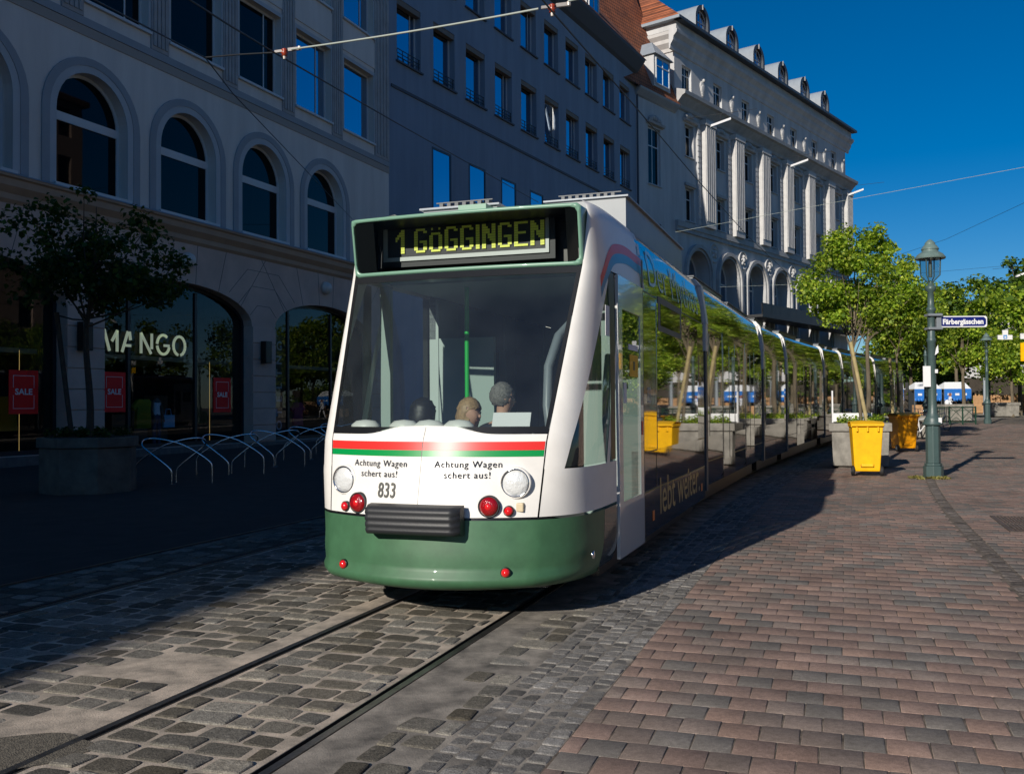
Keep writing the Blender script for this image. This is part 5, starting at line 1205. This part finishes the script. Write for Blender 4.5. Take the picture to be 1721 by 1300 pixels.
back = [  # px, py of crown centre, distance, crown radius, height of trunk top, label
    (1562, 545, 80, 3.7, 4.0, 'broad tree directly behind the near street lamp, over the stalls'),
    (1618, 585, 60, 1.75, 2.7, 'small bright maple with thin pale trunk above the blue stalls'),
    (1606, 535, 74, 3.4, 3.6, 'tall crown behind the blue street name plate'),
    (1660, 570, 80, 3.5, 3.8, 'leafy tree behind the far street lamp'),
    (1712, 555, 70, 3.4, 3.6, 'big tree at the right edge behind the white cross sign'),
    (1530, 575, 78, 3.9, 4.0, 'dense tree beyond the rear of the tram'),
    (1700, 610, 66, 2.0, 2.2, 'low young tree by the timber fence at the right edge'),
    (1575, 610, 92, 4.0, 3.4, 'dark leafy tree right above the white stall roofs')]
for i, (px, py, Y, R_, tt, lb) in enumerate(back):
    c = at(px, py, Y); gz = g(Y)
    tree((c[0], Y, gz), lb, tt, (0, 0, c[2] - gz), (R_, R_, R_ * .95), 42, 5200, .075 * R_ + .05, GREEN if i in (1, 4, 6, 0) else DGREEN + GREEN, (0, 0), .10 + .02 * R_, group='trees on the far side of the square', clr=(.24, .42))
off = [(16.5, 25.5, 2.3), (20.5, 31, 2.5), (24, 36, 2.6), (27, 40.5, 2.7), (32, 46, 3.2), (36, 54, 3.4), (42, 66, 4.0), (19, 24, 2.2), (30, 39, 3.0), (40, 50, 3.6), (46, 78, 4.2), (52, 86, 4.6)]
for i, (x, y, R_) in enumerate(off):
    x = max(x, .545 * y + R_ + .4)
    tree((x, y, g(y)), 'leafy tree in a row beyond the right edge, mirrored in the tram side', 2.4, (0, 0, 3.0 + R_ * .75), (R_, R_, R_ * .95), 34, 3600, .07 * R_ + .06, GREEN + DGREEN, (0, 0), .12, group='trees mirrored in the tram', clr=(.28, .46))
# tall trees at the far right
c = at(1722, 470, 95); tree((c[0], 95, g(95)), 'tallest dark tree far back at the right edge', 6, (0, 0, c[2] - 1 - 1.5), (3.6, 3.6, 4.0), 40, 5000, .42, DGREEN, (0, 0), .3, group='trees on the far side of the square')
# the shaded tree in the octagonal planter
gl_ = ground(149, 832); OY = gl_[1] + .85; OX = gl_[0] * OY / gl_[1]
op = empty('planter', (OX, OY, 0), .2, 'large dark eight sided concrete planter in the shade', 'planter', 'concrete planters on the square')
oc = lambda r: [(r * cos(2 * pi * (k + .5) / 8), r * sin(2 * pi * (k + .5) / 8)) for k in range(8)]
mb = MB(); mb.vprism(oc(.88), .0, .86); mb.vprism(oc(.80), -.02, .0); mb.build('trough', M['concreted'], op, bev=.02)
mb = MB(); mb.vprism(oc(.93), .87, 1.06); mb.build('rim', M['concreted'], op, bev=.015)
mb = MB(); mb.vprism(oc(.78), 1.05, 1.075); mb.build('soil', M['soil'], op)
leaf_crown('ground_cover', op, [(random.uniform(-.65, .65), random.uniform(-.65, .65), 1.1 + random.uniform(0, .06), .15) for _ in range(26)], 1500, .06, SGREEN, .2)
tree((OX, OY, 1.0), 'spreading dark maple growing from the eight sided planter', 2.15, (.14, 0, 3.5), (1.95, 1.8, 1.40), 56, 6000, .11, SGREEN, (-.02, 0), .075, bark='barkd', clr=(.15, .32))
xy = at(95, 525, OY - .1); stake((OX - .28, OY - .1, 1.05), (xy[0], OY - .1, xy[2]), 'grey stake leaning left in the eight sided planter', .05); bpy.data.objects['tree_stake.002'].data.materials[0] = M['barkd']
mb = MB(); s0 = np.array([xy[0], OY - .1, xy[2] - .05]); s1 = np.array([OX, OY, xy[2] - .15]); mb.tube([(0, 0, 0), (s1 - s0) * .5 - np.array([0, 0, .03]), s1 - s0], .018, 6); tag(mb.build('tie_strap', M['black'], None, s0), 'dark strap tying the planter tree to its stake', 'strap')

# ------------------------------------------------------------------ street lamps
def street_lamp(x, y, lab, proto=None):
    if proto: o = copy_tree(proto); o.location = (x, y, g(y)); o['label'] = lab; return o
    r = empty('street_lamp', (x, y, g(y)), 0, lab, 'street lamp', 'green cast iron street lamps')
    mb = MB(); oc2 = lambda R: [(R * cos(2 * pi * (k + .5) / 8), R * sin(2 * pi * (k + .5) / 8)) for k in range(8)]
    mb.vprism(oc2(.205), 0, .26); mb.vprism(oc2(.18), .26, .32); mb.vprism(oc2(.15), .32, 1.12); mb.build('base', M['lampgreen'], r, bev=.012)
    mb = MB(); mb.lathe([(.155, 1.12), (.205, 1.14), (.205, 1.18), (.17, 1.21), (.18, 1.24), (.14, 1.30), (.10, 1.40), (.088, 1.6), (.084, 2.9), (.098, 2.92), (.098, 2.97), (.078, 3.0), (.072, 3.55), (.098, 3.58), (.098, 3.63), (.068, 3.66), (.062, 3.98), (.11, 4.02), (.11, 4.10), (.06, 4.13), (.045, 4.2)], 20); mb.build('pole', M['lampgreen'], r)
    mb = MB(); mb.lathe([(.06, 4.2), (.20, 4.33), (.215, 4.70)], 12, (0, 0, 0), 0, True, 'z', False); mb.build('lamp_glass', M['lampglass'], r)
    mb = MB()
    for k in range(4): a = pi / 4 + k * pi / 2; mb.tube([(.05 * cos(a), .05 * sin(a), 4.19), (.202 * cos(a), .202 * sin(a), 4.33), (.218 * cos(a), .218 * sin(a), 4.71)], .013, 6)
    mb.lathe([(.04, 4.3), (.04, 4.55), (.03, 4.7)], 12); mb.build('lantern_frame', M['lampgreen'], r)
    mb = MB(); mb.lathe([(.22, 4.71), (.305, 4.69), (.31, 4.72), (.255, 4.79), (.165, 4.85), (.165, 4.88), (.178, 4.89), (.178, 4.91), (.13, 4.98), (.105, 5.0), (.105, 5.03), (.08, 5.06), (.04, 5.10), (.0, 5.12)], 32, sm=False); mb.build('lantern_roof', M['lampgreenl'], r)
    return r
lp = ground(1569, 803); lamp1 = street_lamp(lp[0], lp[1], 'green iron street lamp carrying the blue street name plate')
q = ground(1660, 712); street_lamp(q[0], q[1], 'far green street lamp below the white cross sign', lamp1)
q = at(1557, 700, 46); street_lamp(q[0], 46, 'green street lamp hidden behind the near lamp post', lamp1)
# street name plate
sgn = empty('street_sign', (lp[0], lp[1], 3.36), -.02, 'blue enamel street name plate with white lettering', 'street sign')
mb = MB(); mb.box(-.10, .20, -.12, .12, -.19, -.14); mb.box(-.10, .20, -.12, .12, .10, .15); mb.box(.10, .20, -.05, .05, -.20, .16); mb.build('bracket', M['grey'], sgn, bev=.005)
def cut(x0, x1, z0, z1, c): return [(x0 + c, z0), (x1 - c, z0), (x1, z0 + c), (x1, z1 - c), (x1 - c, z1), (x0 + c, z1), (x0, z1 - c), (x0, z0 + c)]
mb = MB(); mb.prism(cut(.16, 1.18, -.14, .10, .03), -.02, .02); mb.build('plate', M['signwhite'], sgn)
mb = MB(); mb.prism(cut(.183, 1.157, -.118, .078, .045), -.024, -.021); mb.build('plate_face', M['signblue'], sgn)
V_, F_ = text_geo('Färbergässchen', .155, .006, 1.0); xs_ = np.array(V_)[:, 0]; k_ = .86 / (xs_.max() - xs_.min()); mb = MB(); mb.add([(.67 + x * k_, -.026, -.072 + z) for x, z in V_], F_); mb.build('lettering', M['signwhite'], sgn)
mb = MB(); mb.box(-.235, -.075, -.11, -.098, 0, .44); tag(mb.build('notice_sheet', M['paper'], None, (lp[0], lp[1], 1.95)), 'white notice sheet fixed to the near lamp post', 'notice')
mb = MB(); mb.prism([(.02, .0), (.10, .06), (.09, .22), (.05, .15)], -.112, -.105); mb.box(.02, .08, -.11, -.10, -.38, -.30); mb.box(.05, .12, -.17, -.165, -1.45, -1.33); tag(mb.build('torn_sticker', M['paper'], None, (lp[0], lp[1], 2.62)), 'torn white stickers on the near lamp post', 'sticker')
cl = [(random.uniform(-.5, .25), random.uniform(-.35, .1), .015, .10) for _ in range(16)]; tuft = leaf_crown('dry_grass', None, cl, 500, .07, [(.32, .27, .10, 1), (.25, .24, .08, 1)], .1, .15); tuft.location = (lp[0], lp[1], .01); tag(tuft, kind='stuff')
# ------------------------------------------------------------------ bins
def wheelie(x, y, rz, lab, m, proto=None):
    r = empty('wheelie_bin', (x, y, g(y)), rz, lab, 'bin', 'wheeled refuse bins beside the planters'); W = .31
    mb = MB(); mb.add([(sx * a, sy * b + c, z) for z, a, b, c in ((.10, .265, .27, .04), (.16, .27, .28, .035), (1.08, .325, .36, 0)) for sx, sy in ((-1, -1), (1, -1), (1, 1), (-1, 1))],
                  [(0, 1, 5, 4), (1, 2, 6, 5), (2, 3, 7, 6), (3, 0, 4, 7), (4, 5, 9, 8), (5, 6, 10, 9), (6, 7, 11, 10), (7, 4, 8, 11), (3, 2, 1, 0)])
    for z in (.24,): mb.box(-.13, .13, -.30, -.25, z - .04, z + .03)
    mb.build('body', m, r, bev=.02)
    mb = MB(); mb.box(-.345, .345, -.385, .385, 1.08, 1.13); 
    for sx in (-.22, 0, .22): mb.box(sx - .02, sx + .02, -.41, -.36, .98, 1.09)
    mb.build('rim', m, r, bev=.015)
    mb = MB(); rows = [[(-.35 + .7 * k / 8, -.40 + .80 * j / 8, 1.135 + .075 * (1 - ((j - 4) / 4) ** 2) * (1 - .3 * ((k - 4) / 4) ** 2) + .015) for k in range(9)] for j in range(9)]; mb.grid(rows, 0, True); mb.box(-.35, .35, -.405, .40, 1.13, 1.152); mb.build('lid', m, r, bev=.01)
    mb = MB(); mb.tube([(-.33, -.42, 1.12), (.33, -.42, 1.12)], .018, 8); mb.build('handle', m, r)
    mb = MB(); mb.box(-.14, .14, -.262, -.25, .19, .26); mb.build('recess', pbr('bin_recess', (.25, .09, .0), .6), r)
    for sx in (-1, 1):
        mb = MB(); mb.lathe([(.10, -.035), (.115, -.02), (.115, .02), (.10, .035)], 20, (sx * .30, -.20, .115), 0, True, 'x'); mb.lathe([(.05, -.04), (.05, .04)], 12, (sx * .30, -.20, .115), 1, True, 'x'); mb.build('wheel', [M['tyre'], M['greydark']], r)
    mb = MB(); mb.tube([(-.3, -.20, .115), (.3, -.20, .115)], .014, 8); mb.build('axle', M['greydark'], r)
    return r
q = ground(1463, 800); wheelie(q[0] + .02, q[1] + .30, -.25, 'bright yellow wheeled bin in full sun before the planter', M['yellow'])
q = ground(1526, 759); wheelie(q[0], q[1] + .3, .05, 'orange wheeled bin in dappled shade behind the lamp post', pbr('orange_bin_plastic', (.80, .33, .0), .45, var=.05))  # same yellow bin type; shade is put into its colour as orange
# ------------------------------------------------------------------ bicycle stands in the shade
def rack(x, y, rz, proto, lab):
    if proto: o = copy_tree(proto); o.location = (x, y, g(y)); o.rotation_euler.z = rz; o['label'] = lab; return o
    r = empty('bicycle_stand', (x, y, 0), rz, lab, 'bicycle stand', 'bent steel bicycle stands along the shop front')
    for dy, m_ in ((-.20, 1), (.20, -1)):
        P = [(.0, dy, 0), (.0, dy, .28), (-.06, dy, .38), (-.58, dy, .78), (-.66, dy * .9, .86), (-.66, dy * .5, .95), (-.58, dy * .1, 1.0), (-.35, 0, 1.0), (.2, 0, .88), (.74, 0, .52), (.82, 0, .42), (.83, 0, .30), (.83, 0, 0)]
        if m_ < 0: P = [(-a, b, c) for a, b, c in P]
        Q = [np.array(P[0])]
        P = [(a * .95, b, c * .97) for a, b, c in P]; Q = [np.array(P[0])]
        for a, b in zip(P[:-1], P[1:]): Q += [np.array(a) + (np.array(b) - np.array(a)) * t for t in (.34, .67, 1)]
        for _ in range(2): Q = [Q[0]] + [(Q[i - 1] + 2 * Q[i] + Q[i + 1]) / 4 for i in range(1, len(Q) - 1)] + [Q[-1]]
        mb = MB(); mb.tube(Q, .018, 8); mb.build('hoop', M['steel'], r)
        mb = MB(); mb.lathe([(.07, 0), (.07, .012), (.025, .014)], 12, (P[0][0], dy, 0)); mb.build('foot', M['greydark'], r)
    return r
ra, rb = ground(283, 816), ground(520, 774); rk = None
rlabs = ['bent steel bicycle stand half hidden behind the eight sided planter', 'bent steel bicycle stand right beside the eight sided planter', 'bent steel bicycle stand under the rightmost red poster', 'bent steel bicycle stand before the pillar with the box lamp', 'bent steel bicycle stand just left of the tram nose', 'farthest bicycle stand, hidden by the tram nose']
for i in range(5):
    p = ra + (rb - ra) * (i / 3); o = rack(p[0] - .06, p[1] + .5, .12, rk, rlabs[i + 1]); rk = rk or o
# ------------------------------------------------------------------ bicycles, railing, far things
def bicycle(x, y, rz, proto, lab, m):
    if proto: o = copy_tree(proto); o.location = (x, y, g(y)); o.rotation_euler.z = rz; o['label'] = lab; return o
    r = empty('bicycle', (x, y, g(y)), rz, lab, 'bicycle', 'bicycles parked behind the lamp post')
    for wx in (-.53, .53):
        mb = MB(); mb.tube([(wx + .34 * cos(2 * pi * k / 28), 0, .35 + .34 * sin(2 * pi * k / 28)) for k in range(29)], .018, 6); w = mb.build('wheel', M['tyre'], r)
        mb = MB()
        for k in range(9): mb.tube([(wx, 0, .35), (wx + .33 * cos(2 * pi * k / 9), 0, .35 + .33 * sin(2 * pi * k / 9))], .004, 4)
        mb.build('rim', M['chrome'], w)
    mb = MB()
    for a, b in (((-.53, 0, .35), (-.12, 0, .32)), ((-.12, 0, .32), (-.22, 0, .86)), ((-.20, 0, .78), (.36, 0, .84)), ((-.12, 0, .32), (.38, 0, .74)), ((-.53, 0, .35), (-.20, 0, .76)), ((.53, 0, .35), (.35, 0, .98))): mb.tube([a, b], .02, 6)
    mb.build('frame', m, r)
    mb = MB(); mb.tube([(.28, -.28, 1.04), (.36, -.1, 1.02), (.36, .1, 1.02), (.28, .28, 1.04)], .014, 6); mb.build('handlebar', M['chrome'], r)
    mb = MB(); mb.lathe([(.01, .05), (.08, .04), (.09, .0), (.02, -.02)], 10, (-.23, 0, .9)); mb.build('saddle', M['black'], r)
    mb = MB(); mb.tube([(-.53 + .38 * cos(a), 0, .35 + .38 * sin(a)) for a in np.linspace(.3, 2.6, 12)], .03, 6); mb.build('mudguard', M['signwhite'], r)
    return r
bk = None
for i, (px, py, a, lb) in enumerate(((1550, 739, .5, 'white bicycle nearest the orange bin'), (1553, 729, .8, 'white bicycle in the middle behind the lamp post'), (1534, 722, .4, 'white bicycle closest to the tram'), (1581, 724, .6, 'white bicycle beside the green railing'))):
    q = ground(px, py); o = bicycle(q[0], q[1], a, bk, lb, M['signwhite']); bk = bk or o
q0, q1 = ground(1574, 714), ground(1640, 713); dirr = q1 - q0; Lr = float(np.linalg.norm(dirr[:2])); ang = math.atan2(dirr[1], dirr[0])
rl_ = empty('railing', q0, ang, 'dark green railing with crossed bars before a pale planter', 'railing')
for k in range(4):
    mb = MB(); mb.box(k * Lr / 3 - .03, k * Lr / 3 + .03, -.03, .03, 0, 1.02); mb.build('post', M['railgreen'], rl_)
for k in range(3):
    a, b = k * Lr / 3 + .03, (k + 1) * Lr / 3 - .03; mb = MB(); mb.box(a, b, -.02, .02, .96, 1.0); mb.box(a, b, -.02, .02, .12, .16)
    if k == 0:
        for q in range(7): x = a + (b - a) * (q + .5) / 7; mb.box(x - .012, x + .012, -.012, .012, .16, .96)
    else:
        mb.tube([(a, 0, .16), ((a + b) / 2, 0, .42), (b, 0, .16)], .016, 6); mb.tube([(a, 0, .96), ((a + b) / 2, 0, .70), (b, 0, .96)], .016, 6); mb.tube([(a, 0, .35), ((a + b) / 2, 0, .72), (b, 0, .35)], .016, 6); mb.box(a, b, -.015, .015, .78, .81)
    mb.build('panel', M['railgreen'], rl_)
q = ground(1619, 709); planter_rect(q[0], q[1] + 1.2, 1.75, 1.5, 1.05, 0, 'pale planter behind the crossed green railing', fill=False)
q = ground(1693, 701); planter_rect(q[0], q[1] + .8, 1.9, 1.6, 1.02, 0, 'light concrete planter standing free near the right edge', fill=False)
# market stalls
for i, (px, w, lb) in enumerate(((1560, 1.95, 'blue and white market stall nearest the tram'), (1610, 1.95, 'blue and white market stall farther right, behind the thin pale trunk'))):
    Y = 69; c = at(px, 690, Y); r = empty('market_stall', (c[0], Y, g(Y)), 0, lb, 'stall', 'blue and white market stalls at the end of the square')
    mb = MB(); mb.box(-w / 2, w / 2, -.03, 0, 1.22, 2.0)
    for q in range(9): x = -w / 2 + (q + .5) * w / 9; mb.lathe([(.001, -.02), (.11, -.02), (.12, .01)], 10, (x, -.015, 1.22), 0, True, 'y')
    mb.build('valance', M['bluecloth'], r)
    mb = MB(); mb.add([(-w / 2, 0, 2.0), (w / 2, 0, 2.0), (w / 2, 2.0, 2.0), (-w / 2, 2.0, 2.0), (-w / 2 + .25, .5, 2.5), (w / 2 - .25, .5, 2.5)], [(0, 1, 5, 4), (1, 2, 5), (2, 3, 4, 5), (3, 0, 4)]); mb.build('roof', M['whitecloth'], r)
    mb = MB(); mb.box(-w / 2, w / 2, 1.0, 1.1, 0, 1.9); mb.build('back_panel', M['cabdark'], r)
    mb = MB(); mb.box(-w / 2 + .1, w / 2 - .1, .1, .7, .1, .85); mb.build('counter', M['wood'], r)
    for sx in (-1, 1):
        mb = MB(); mb.box(sx * w / 2 - .03, sx * w / 2 + .03, -.02, .04, 0, 2.0); mb.build('post', M['greydark'], r)
    for q in range(3): mb = MB(); mb.box(-w * .38 + q * w * .28, -w * .38 + q * w * .28 + .3, -.036, -.031, 1.52, 1.68); mb.build('valance_mark', M['whitecloth'], r)
hd = empty('hedge', (0, 0, 0), 0, 'long green hedge closing the square below the far trees', 'hedge'); cl = [(28 + 62 * random.random(), 102 + 2.5 * random.random(), g(103) + .3 + 3.6 * random.random(), random.uniform(.6, 1.1)) for _ in range(170)]
leaf_crown('foliage', hd, cl, 9000, .38, DGREEN + GREEN, .3); mb = MB(); mb.box(28, 90, 103.4, 103.8, g(103) - .3, g(103) + 3.2); mb.build('stem', M['barkd'], hd)
# timber fence
q0, q1 = at(1636, 690, 78), at(1760, 690, 72); fn = empty('timber_fence', (q0[0], q0[1], g(78)), math.atan2(q1[1] - q0[1], q1[0] - q0[0]), 'warm timber board fence at the far right', 'fence'); Lf = float(np.linalg.norm((q1 - q0)[:2]))
mb = MB(); n = int(Lf / .16)
for k in range(n): mb.box(k * .16, k * .16 + .14, 0, .04, .02, 1.45 + .12 * random.random() * (k % 2))
mb.box(0, Lf, .04, .09, .3, .4); mb.box(0, Lf, .04, .09, 1.1, 1.2); mb.build('boards', M['wood'], fn)
# pole, signs
c = at(1656, 690, 74); mb = MB(); mb.tube([(0, 0, 0), (0, 0, 4.6)], [.15, .12], 12); mb.lathe([(.18, 0), (.18, .1), (.15, .12)], 12); tag(mb.build('utility_pole', M['zinc'], None, (c[0], 74, g(74))), 'pale metal pole just left of the far street lamp', 'pole')
c = at(1689, 566, 50); cs = empty('cross_sign', c, 0, 'white cross shaped sign with a blue square hanging from a wire', 'sign')
mb = MB(); mb.box(-.38, .38, -.03, .03, -.14, .10); mb.box(-.13, .15, -.032, .032, .10, .36); mb.build('panel', M['signwhite'], cs); mb = MB(); mb.box(-.10, .10, -.04, -.031, -.10, .10); mb.build('blue_square', pbr('sky_blue_sign', (.05, .25, .6), .4), cs); mb = MB(); mb.box(-.05, .05, -.045, -.041, -.06, .03); mb.build('white_square', M['signwhite'], cs)
mb = MB(); mb.tube([(-1.2, 0, .0), (-.38, 0, -.02)], .012, 5); mb.tube([(.38, 0, 0), (1.6, 0, .0)], .015, 5); mb.build('hanger', M['greydark'], cs)
c = at(1722, 590, 48); ys_ = empty('yellow_sign', c, 0, 'yellow sign with a white top at the right edge', 'sign'); mb = MB(); mb.box(-.2, .4, -.03, .03, -.5, .42); mb.build('panel', M['yellow'], ys_); mb = MB(); mb.box(-.2, .4, -.03, .03, .62, .9); mb.build('top_panel', M['signwhite'], ys_); mb = MB(); mb.tube([(.35, .04, -c[2] + g(48)), (.35, .04, .9)], .04, 8); mb.build('post', M['grey'], ys_)
# house far behind the trees
fh = empty('far_house', (0, 0, 0), 0, 'pale house with flat red roof glimpsed above the trees', 'building'); c = at(1668, 560, 125)
w_ = [(c[0] - 5 + 2.6 * k, c[0] - 3.9 + 2.6 * k, 11.2, 13.4, 0, .3) for k in range(6)]
mb = MB(); wall(mb, c[0] - 6, c[0] + 12, 0, 14.3, w_, 0, 125, .3); mb.quad((c[0] - 6, 140, 0), (c[0] - 6, 125, 0), (c[0] - 6, 125, 14.3), (c[0] - 6, 140, 14.3)); mb.build('wall', M['plaster3l'], fh)
for h in w_: mb = MB(); mb.quad((h[0], 125.3, h[2]), (h[1], 125.3, h[2]), (h[1], 125.3, h[3]), (h[0], 125.3, h[3])); mb.build('window', M['wglass'], fh)
mb = MB(); mb.add([(c[0] - 7, 124, 14.3), (c[0] + 13, 124, 14.3), (c[0] + 13, 141, 14.3), (c[0] - 7, 141, 14.3), (c[0] - 2, 132, 15.6), (c[0] + 8, 132, 15.6)], [(0, 1, 5, 4), (1, 2, 5), (2, 3, 4, 5), (3, 0, 4), (0, 3, 2, 1)]); mb.build('roof', M['tile'], fh)
# ------------------------------------------------------------------ overhead wires
def wire(pts, r, m, lab, name='overhead_wire', sag=0.0):
    P = [np.array(p, float) for p in pts]
    if len(P) == 2: P = [P[0] + (P[1] - P[0]) * t - np.array([0, 0, sag * 4 * t * (1 - t)]) for t in np.linspace(0, 1, 17)]
    o = P[0]; mb = MB(); mb.tube([p - o for p in P], r, 6); return tag(mb.build(name, M[m], None, o), lab, 'wire', 'overhead tram wires')
wire([at(862, -60, 8.2), at(930, 22, 9.7), at(1003, 105, 11.8), at(1070, 182, 14.2), at(1170, 300, 20), at(1255, 395, 29), at(1335, 470, 42)], .010, 'wire', 'dark contact wire running over the tram roof toward the ornate building')
wire([at(300, -12, 8.5), at(378, 38, 9.6), at(465, 91, 11.2), at(660, 203, 16), at(905, 340, 32)], .010, 'wire', 'dark contact wire crossing the shop upper windows and the slate facade')
wire([at(120, -20, 8), at(345, 97, 12.4)], .009, 'wire', 'thin dark wire at the top left corner before the shop wall')
wire([at(345, 97, 12.4), at(392, 158, 15), at(592, 368, 40)], .009, 'wire', 'thin dark wire falling across the arched windows to the tram')
wire([at(343, 97, 12.4), at(400, 92, 11.8), at(470, 88, 11.3)], .010, 'wire', 'short dark link with shackles left of the lower insulator')
wire([at(490, 83, 11.2), at(905, 15, 9.8)], .011, 'wirel', 'bright span wire between the two red brown insulators', sag=.02)
wire([at(955, 2, 9.6), at(1010, -10, 9.5)], .011, 'wirel', 'bright span wire leaving the top edge of the photo')
for px, py, Y, lb in ((478, 87, 11.2, 'red brown insulator on the span wire before the shop windows'), (928, 13, 9.75, 'red brown insulator on the span wire at the top edge')):
    o = empty('insulator', at(px, py, Y), .15, lb, 'insulator', 'insulators on the span wire')
    mb = MB(); mb.lathe([(.01, -.055), (.035, -.05), (.022, -.03), (.045, -.015), (.022, 0), (.042, .02), (.02, .035), (.01, .04)], 14); mb.build('ceramic_body', M['ceramic'], o)
    mb = MB(); mb.obox((.11, 0, .035), (.07, 0, .012), (0, .014, 0), (-.003, 0, .018)); mb.obox((-.07, 0, .0), (.045, 0, .008), (0, .012, 0), (0, 0, .014)); mb.lathe([(.022, -.02), (.022, .02)], 10, (.175, 0, .05)); mb.lathe([(.016, -.09), (.02, -.055)], 10); mb.build('clamp', pbr('pale_clamp', (.55, .50, .45), .4, metal=.4) if px < 500 else bpy.data.materials['pale_clamp'], o)
wire([at(1135, 390, 30), at(1721, 281, 24), at(1800, 264, 23)], .0055, 'wirel', 'pale span wire rising from the tram roof to the right edge')
wire([at(1210, 482, 44), at(1330, 478, 44)], .0055, 'wirel', 'pale wire crossing before the stone arches')
wire([at(1430, 455, 45), at(1590, 402, 34), at(1721, 341, 27), at(1800, 300, 24)], .0055, 'wire', 'dark wire passing behind the near lamp up to the right edge')
wire([at(1500, 463, 50), at(1721, 444, 42), at(1800, 436, 40)], .006, 'wire', 'dark wire just below the lantern running level to the right')
wire([at(1610, 470, 55), at(1721, 467, 52), at(1800, 466, 50)], .0055, 'wire', 'thin level wire above the trees at the right')
wire([at(1625, 484, 55), at(1656, 482, 50), at(1721, 455, 42), at(1800, 420, 36)], .0055, 'wire', 'thin wire slanting up over the far lamp')
wire([at(1656, 482, 50), at(1657, 566, 50)], .0055, 'wire', 'short vertical hanger wire above the far lamp')
for px, py, Y, lb in ((1211, 206, 38, 'white tube lamp hanging before the ornate facade, highest of three'), (1343, 274, 44, 'white tube lamp hanging before the ornate facade, middle one of three'), (1438, 323, 50, 'white tube lamp hanging against the sky right of the ornate building'), (1722, 459, 46, 'white tube lamp cut by the right edge above the trees')):
    o = empty('hanging_lamp', at(px, py, Y), .0, lb, 'lamp', 'white tube lamps hung over the street'); w = .40
    mb = MB(); mb.obox((0, 0, 0), (w, 0, w * .36), (0, .07, 0), (0, 0, .045)); mb.build('lamp_shade', M['signwhite'], o)
    mb = MB(); mb.obox((0, -.0, -.055), (w * .9, 0, w * .9 * .36), (0, .04, 0), (0, 0, .02)); mb.build('diffuser', M['lampglass'], o)
    mb = MB(); mb.tube([(0, 0, .04), (0, 0, .35)], .007, 5); mb.tube([(-1.4, .3, .25), (1.4, -.3, .45)], .008, 5); mb.build('hanger', M['wire'], o)
# ------------------------------------------------------------------ houses outside the frame: they shade the left of the street and show in the glass
def block(name, x, y, head, L_, D_, H_, m, lab, cols, rows, flip=1):
    r = empty(name, (x, y, 0), pi / 2 - head, lab, 'building'); hs_ = []
    for k in range(cols):
        for q in range(rows): a = L_ * (k + .5) / cols - .6; hs_.append((a, a + 1.2, 3.9 + q * 3.7, 6.1 + q * 3.7, 0, .25))
    mb = MB(); wall(mb, 0, L_, -.3, H_, hs_, 0, 0, .25)
    mb.quad((0, D_, -.3), (0, 0, -.3), (0, 0, H_), (0, D_, H_)); mb.quad((L_, 0, -.3), (L_, D_, -.3), (L_, D_, H_), (L_, 0, H_)); mb.quad((L_, D_, -.3), (0, D_, -.3), (0, D_, H_), (L_, D_, H_)); mb.build('wall', m, r)
    mb = MB()
    for h in hs_: mb.quad((h[0], .24, h[2]), (h[1], .24, h[2]), (h[1], .24, h[3]), (h[0], .24, h[3]))
    o = mb.build('window', M['wglass'], r)
    mb = MB(); mb.box(-.3, L_ + .3, -.5, D_ + .3, H_, H_ + .4); mb.add([(-.3, -.5, H_ + .4), (L_ + .3, -.5, H_ + .4), (L_ + .3, D_ + .3, H_ + .4), (-.3, D_ + .3, H_ + .4), (4, D_ / 2, H_ + 3.4), (L_ - 4, D_ / 2, H_ + 3.4)], [(0, 1, 5, 4), (1, 2, 5), (2, 3, 4, 5), (3, 0, 4)]); mb.build('roof', M['tile2'], r)
    return r
HL = rad(14.5); eH = 17.6
ex, ey = -2.9 - eH / math.tan(SUN_E) * sin(SUN_H), 5.4 - eH / math.tan(SUN_E) * cos(SUN_H)
k0 = -75 - ey; LX, LY = ex + k0 * math.tan(HL), -75.0
Llen = (17.5 - LY) / cos(HL)
block('left_house', LX - .55, LY, HL, Llen, 13, eH - .4, M['plaster3'], 'long shaded house beside the viewer, its roof edge shading the left half of the street', 30, 3)
block('rear_house', 44, -22, rad(270), 34, 12, 21, M['plaster3'], 'tall house behind the viewer on the right, seen only in reflections', 10, 4)  # unseen house added to block skylight and deepen the shade
block('right_house', 33, 47, rad(180 + 20), 26, 12, 25, M['pinkish'], 'warm sunlit house across the street, mirrored in the shop windows', 8, 6)
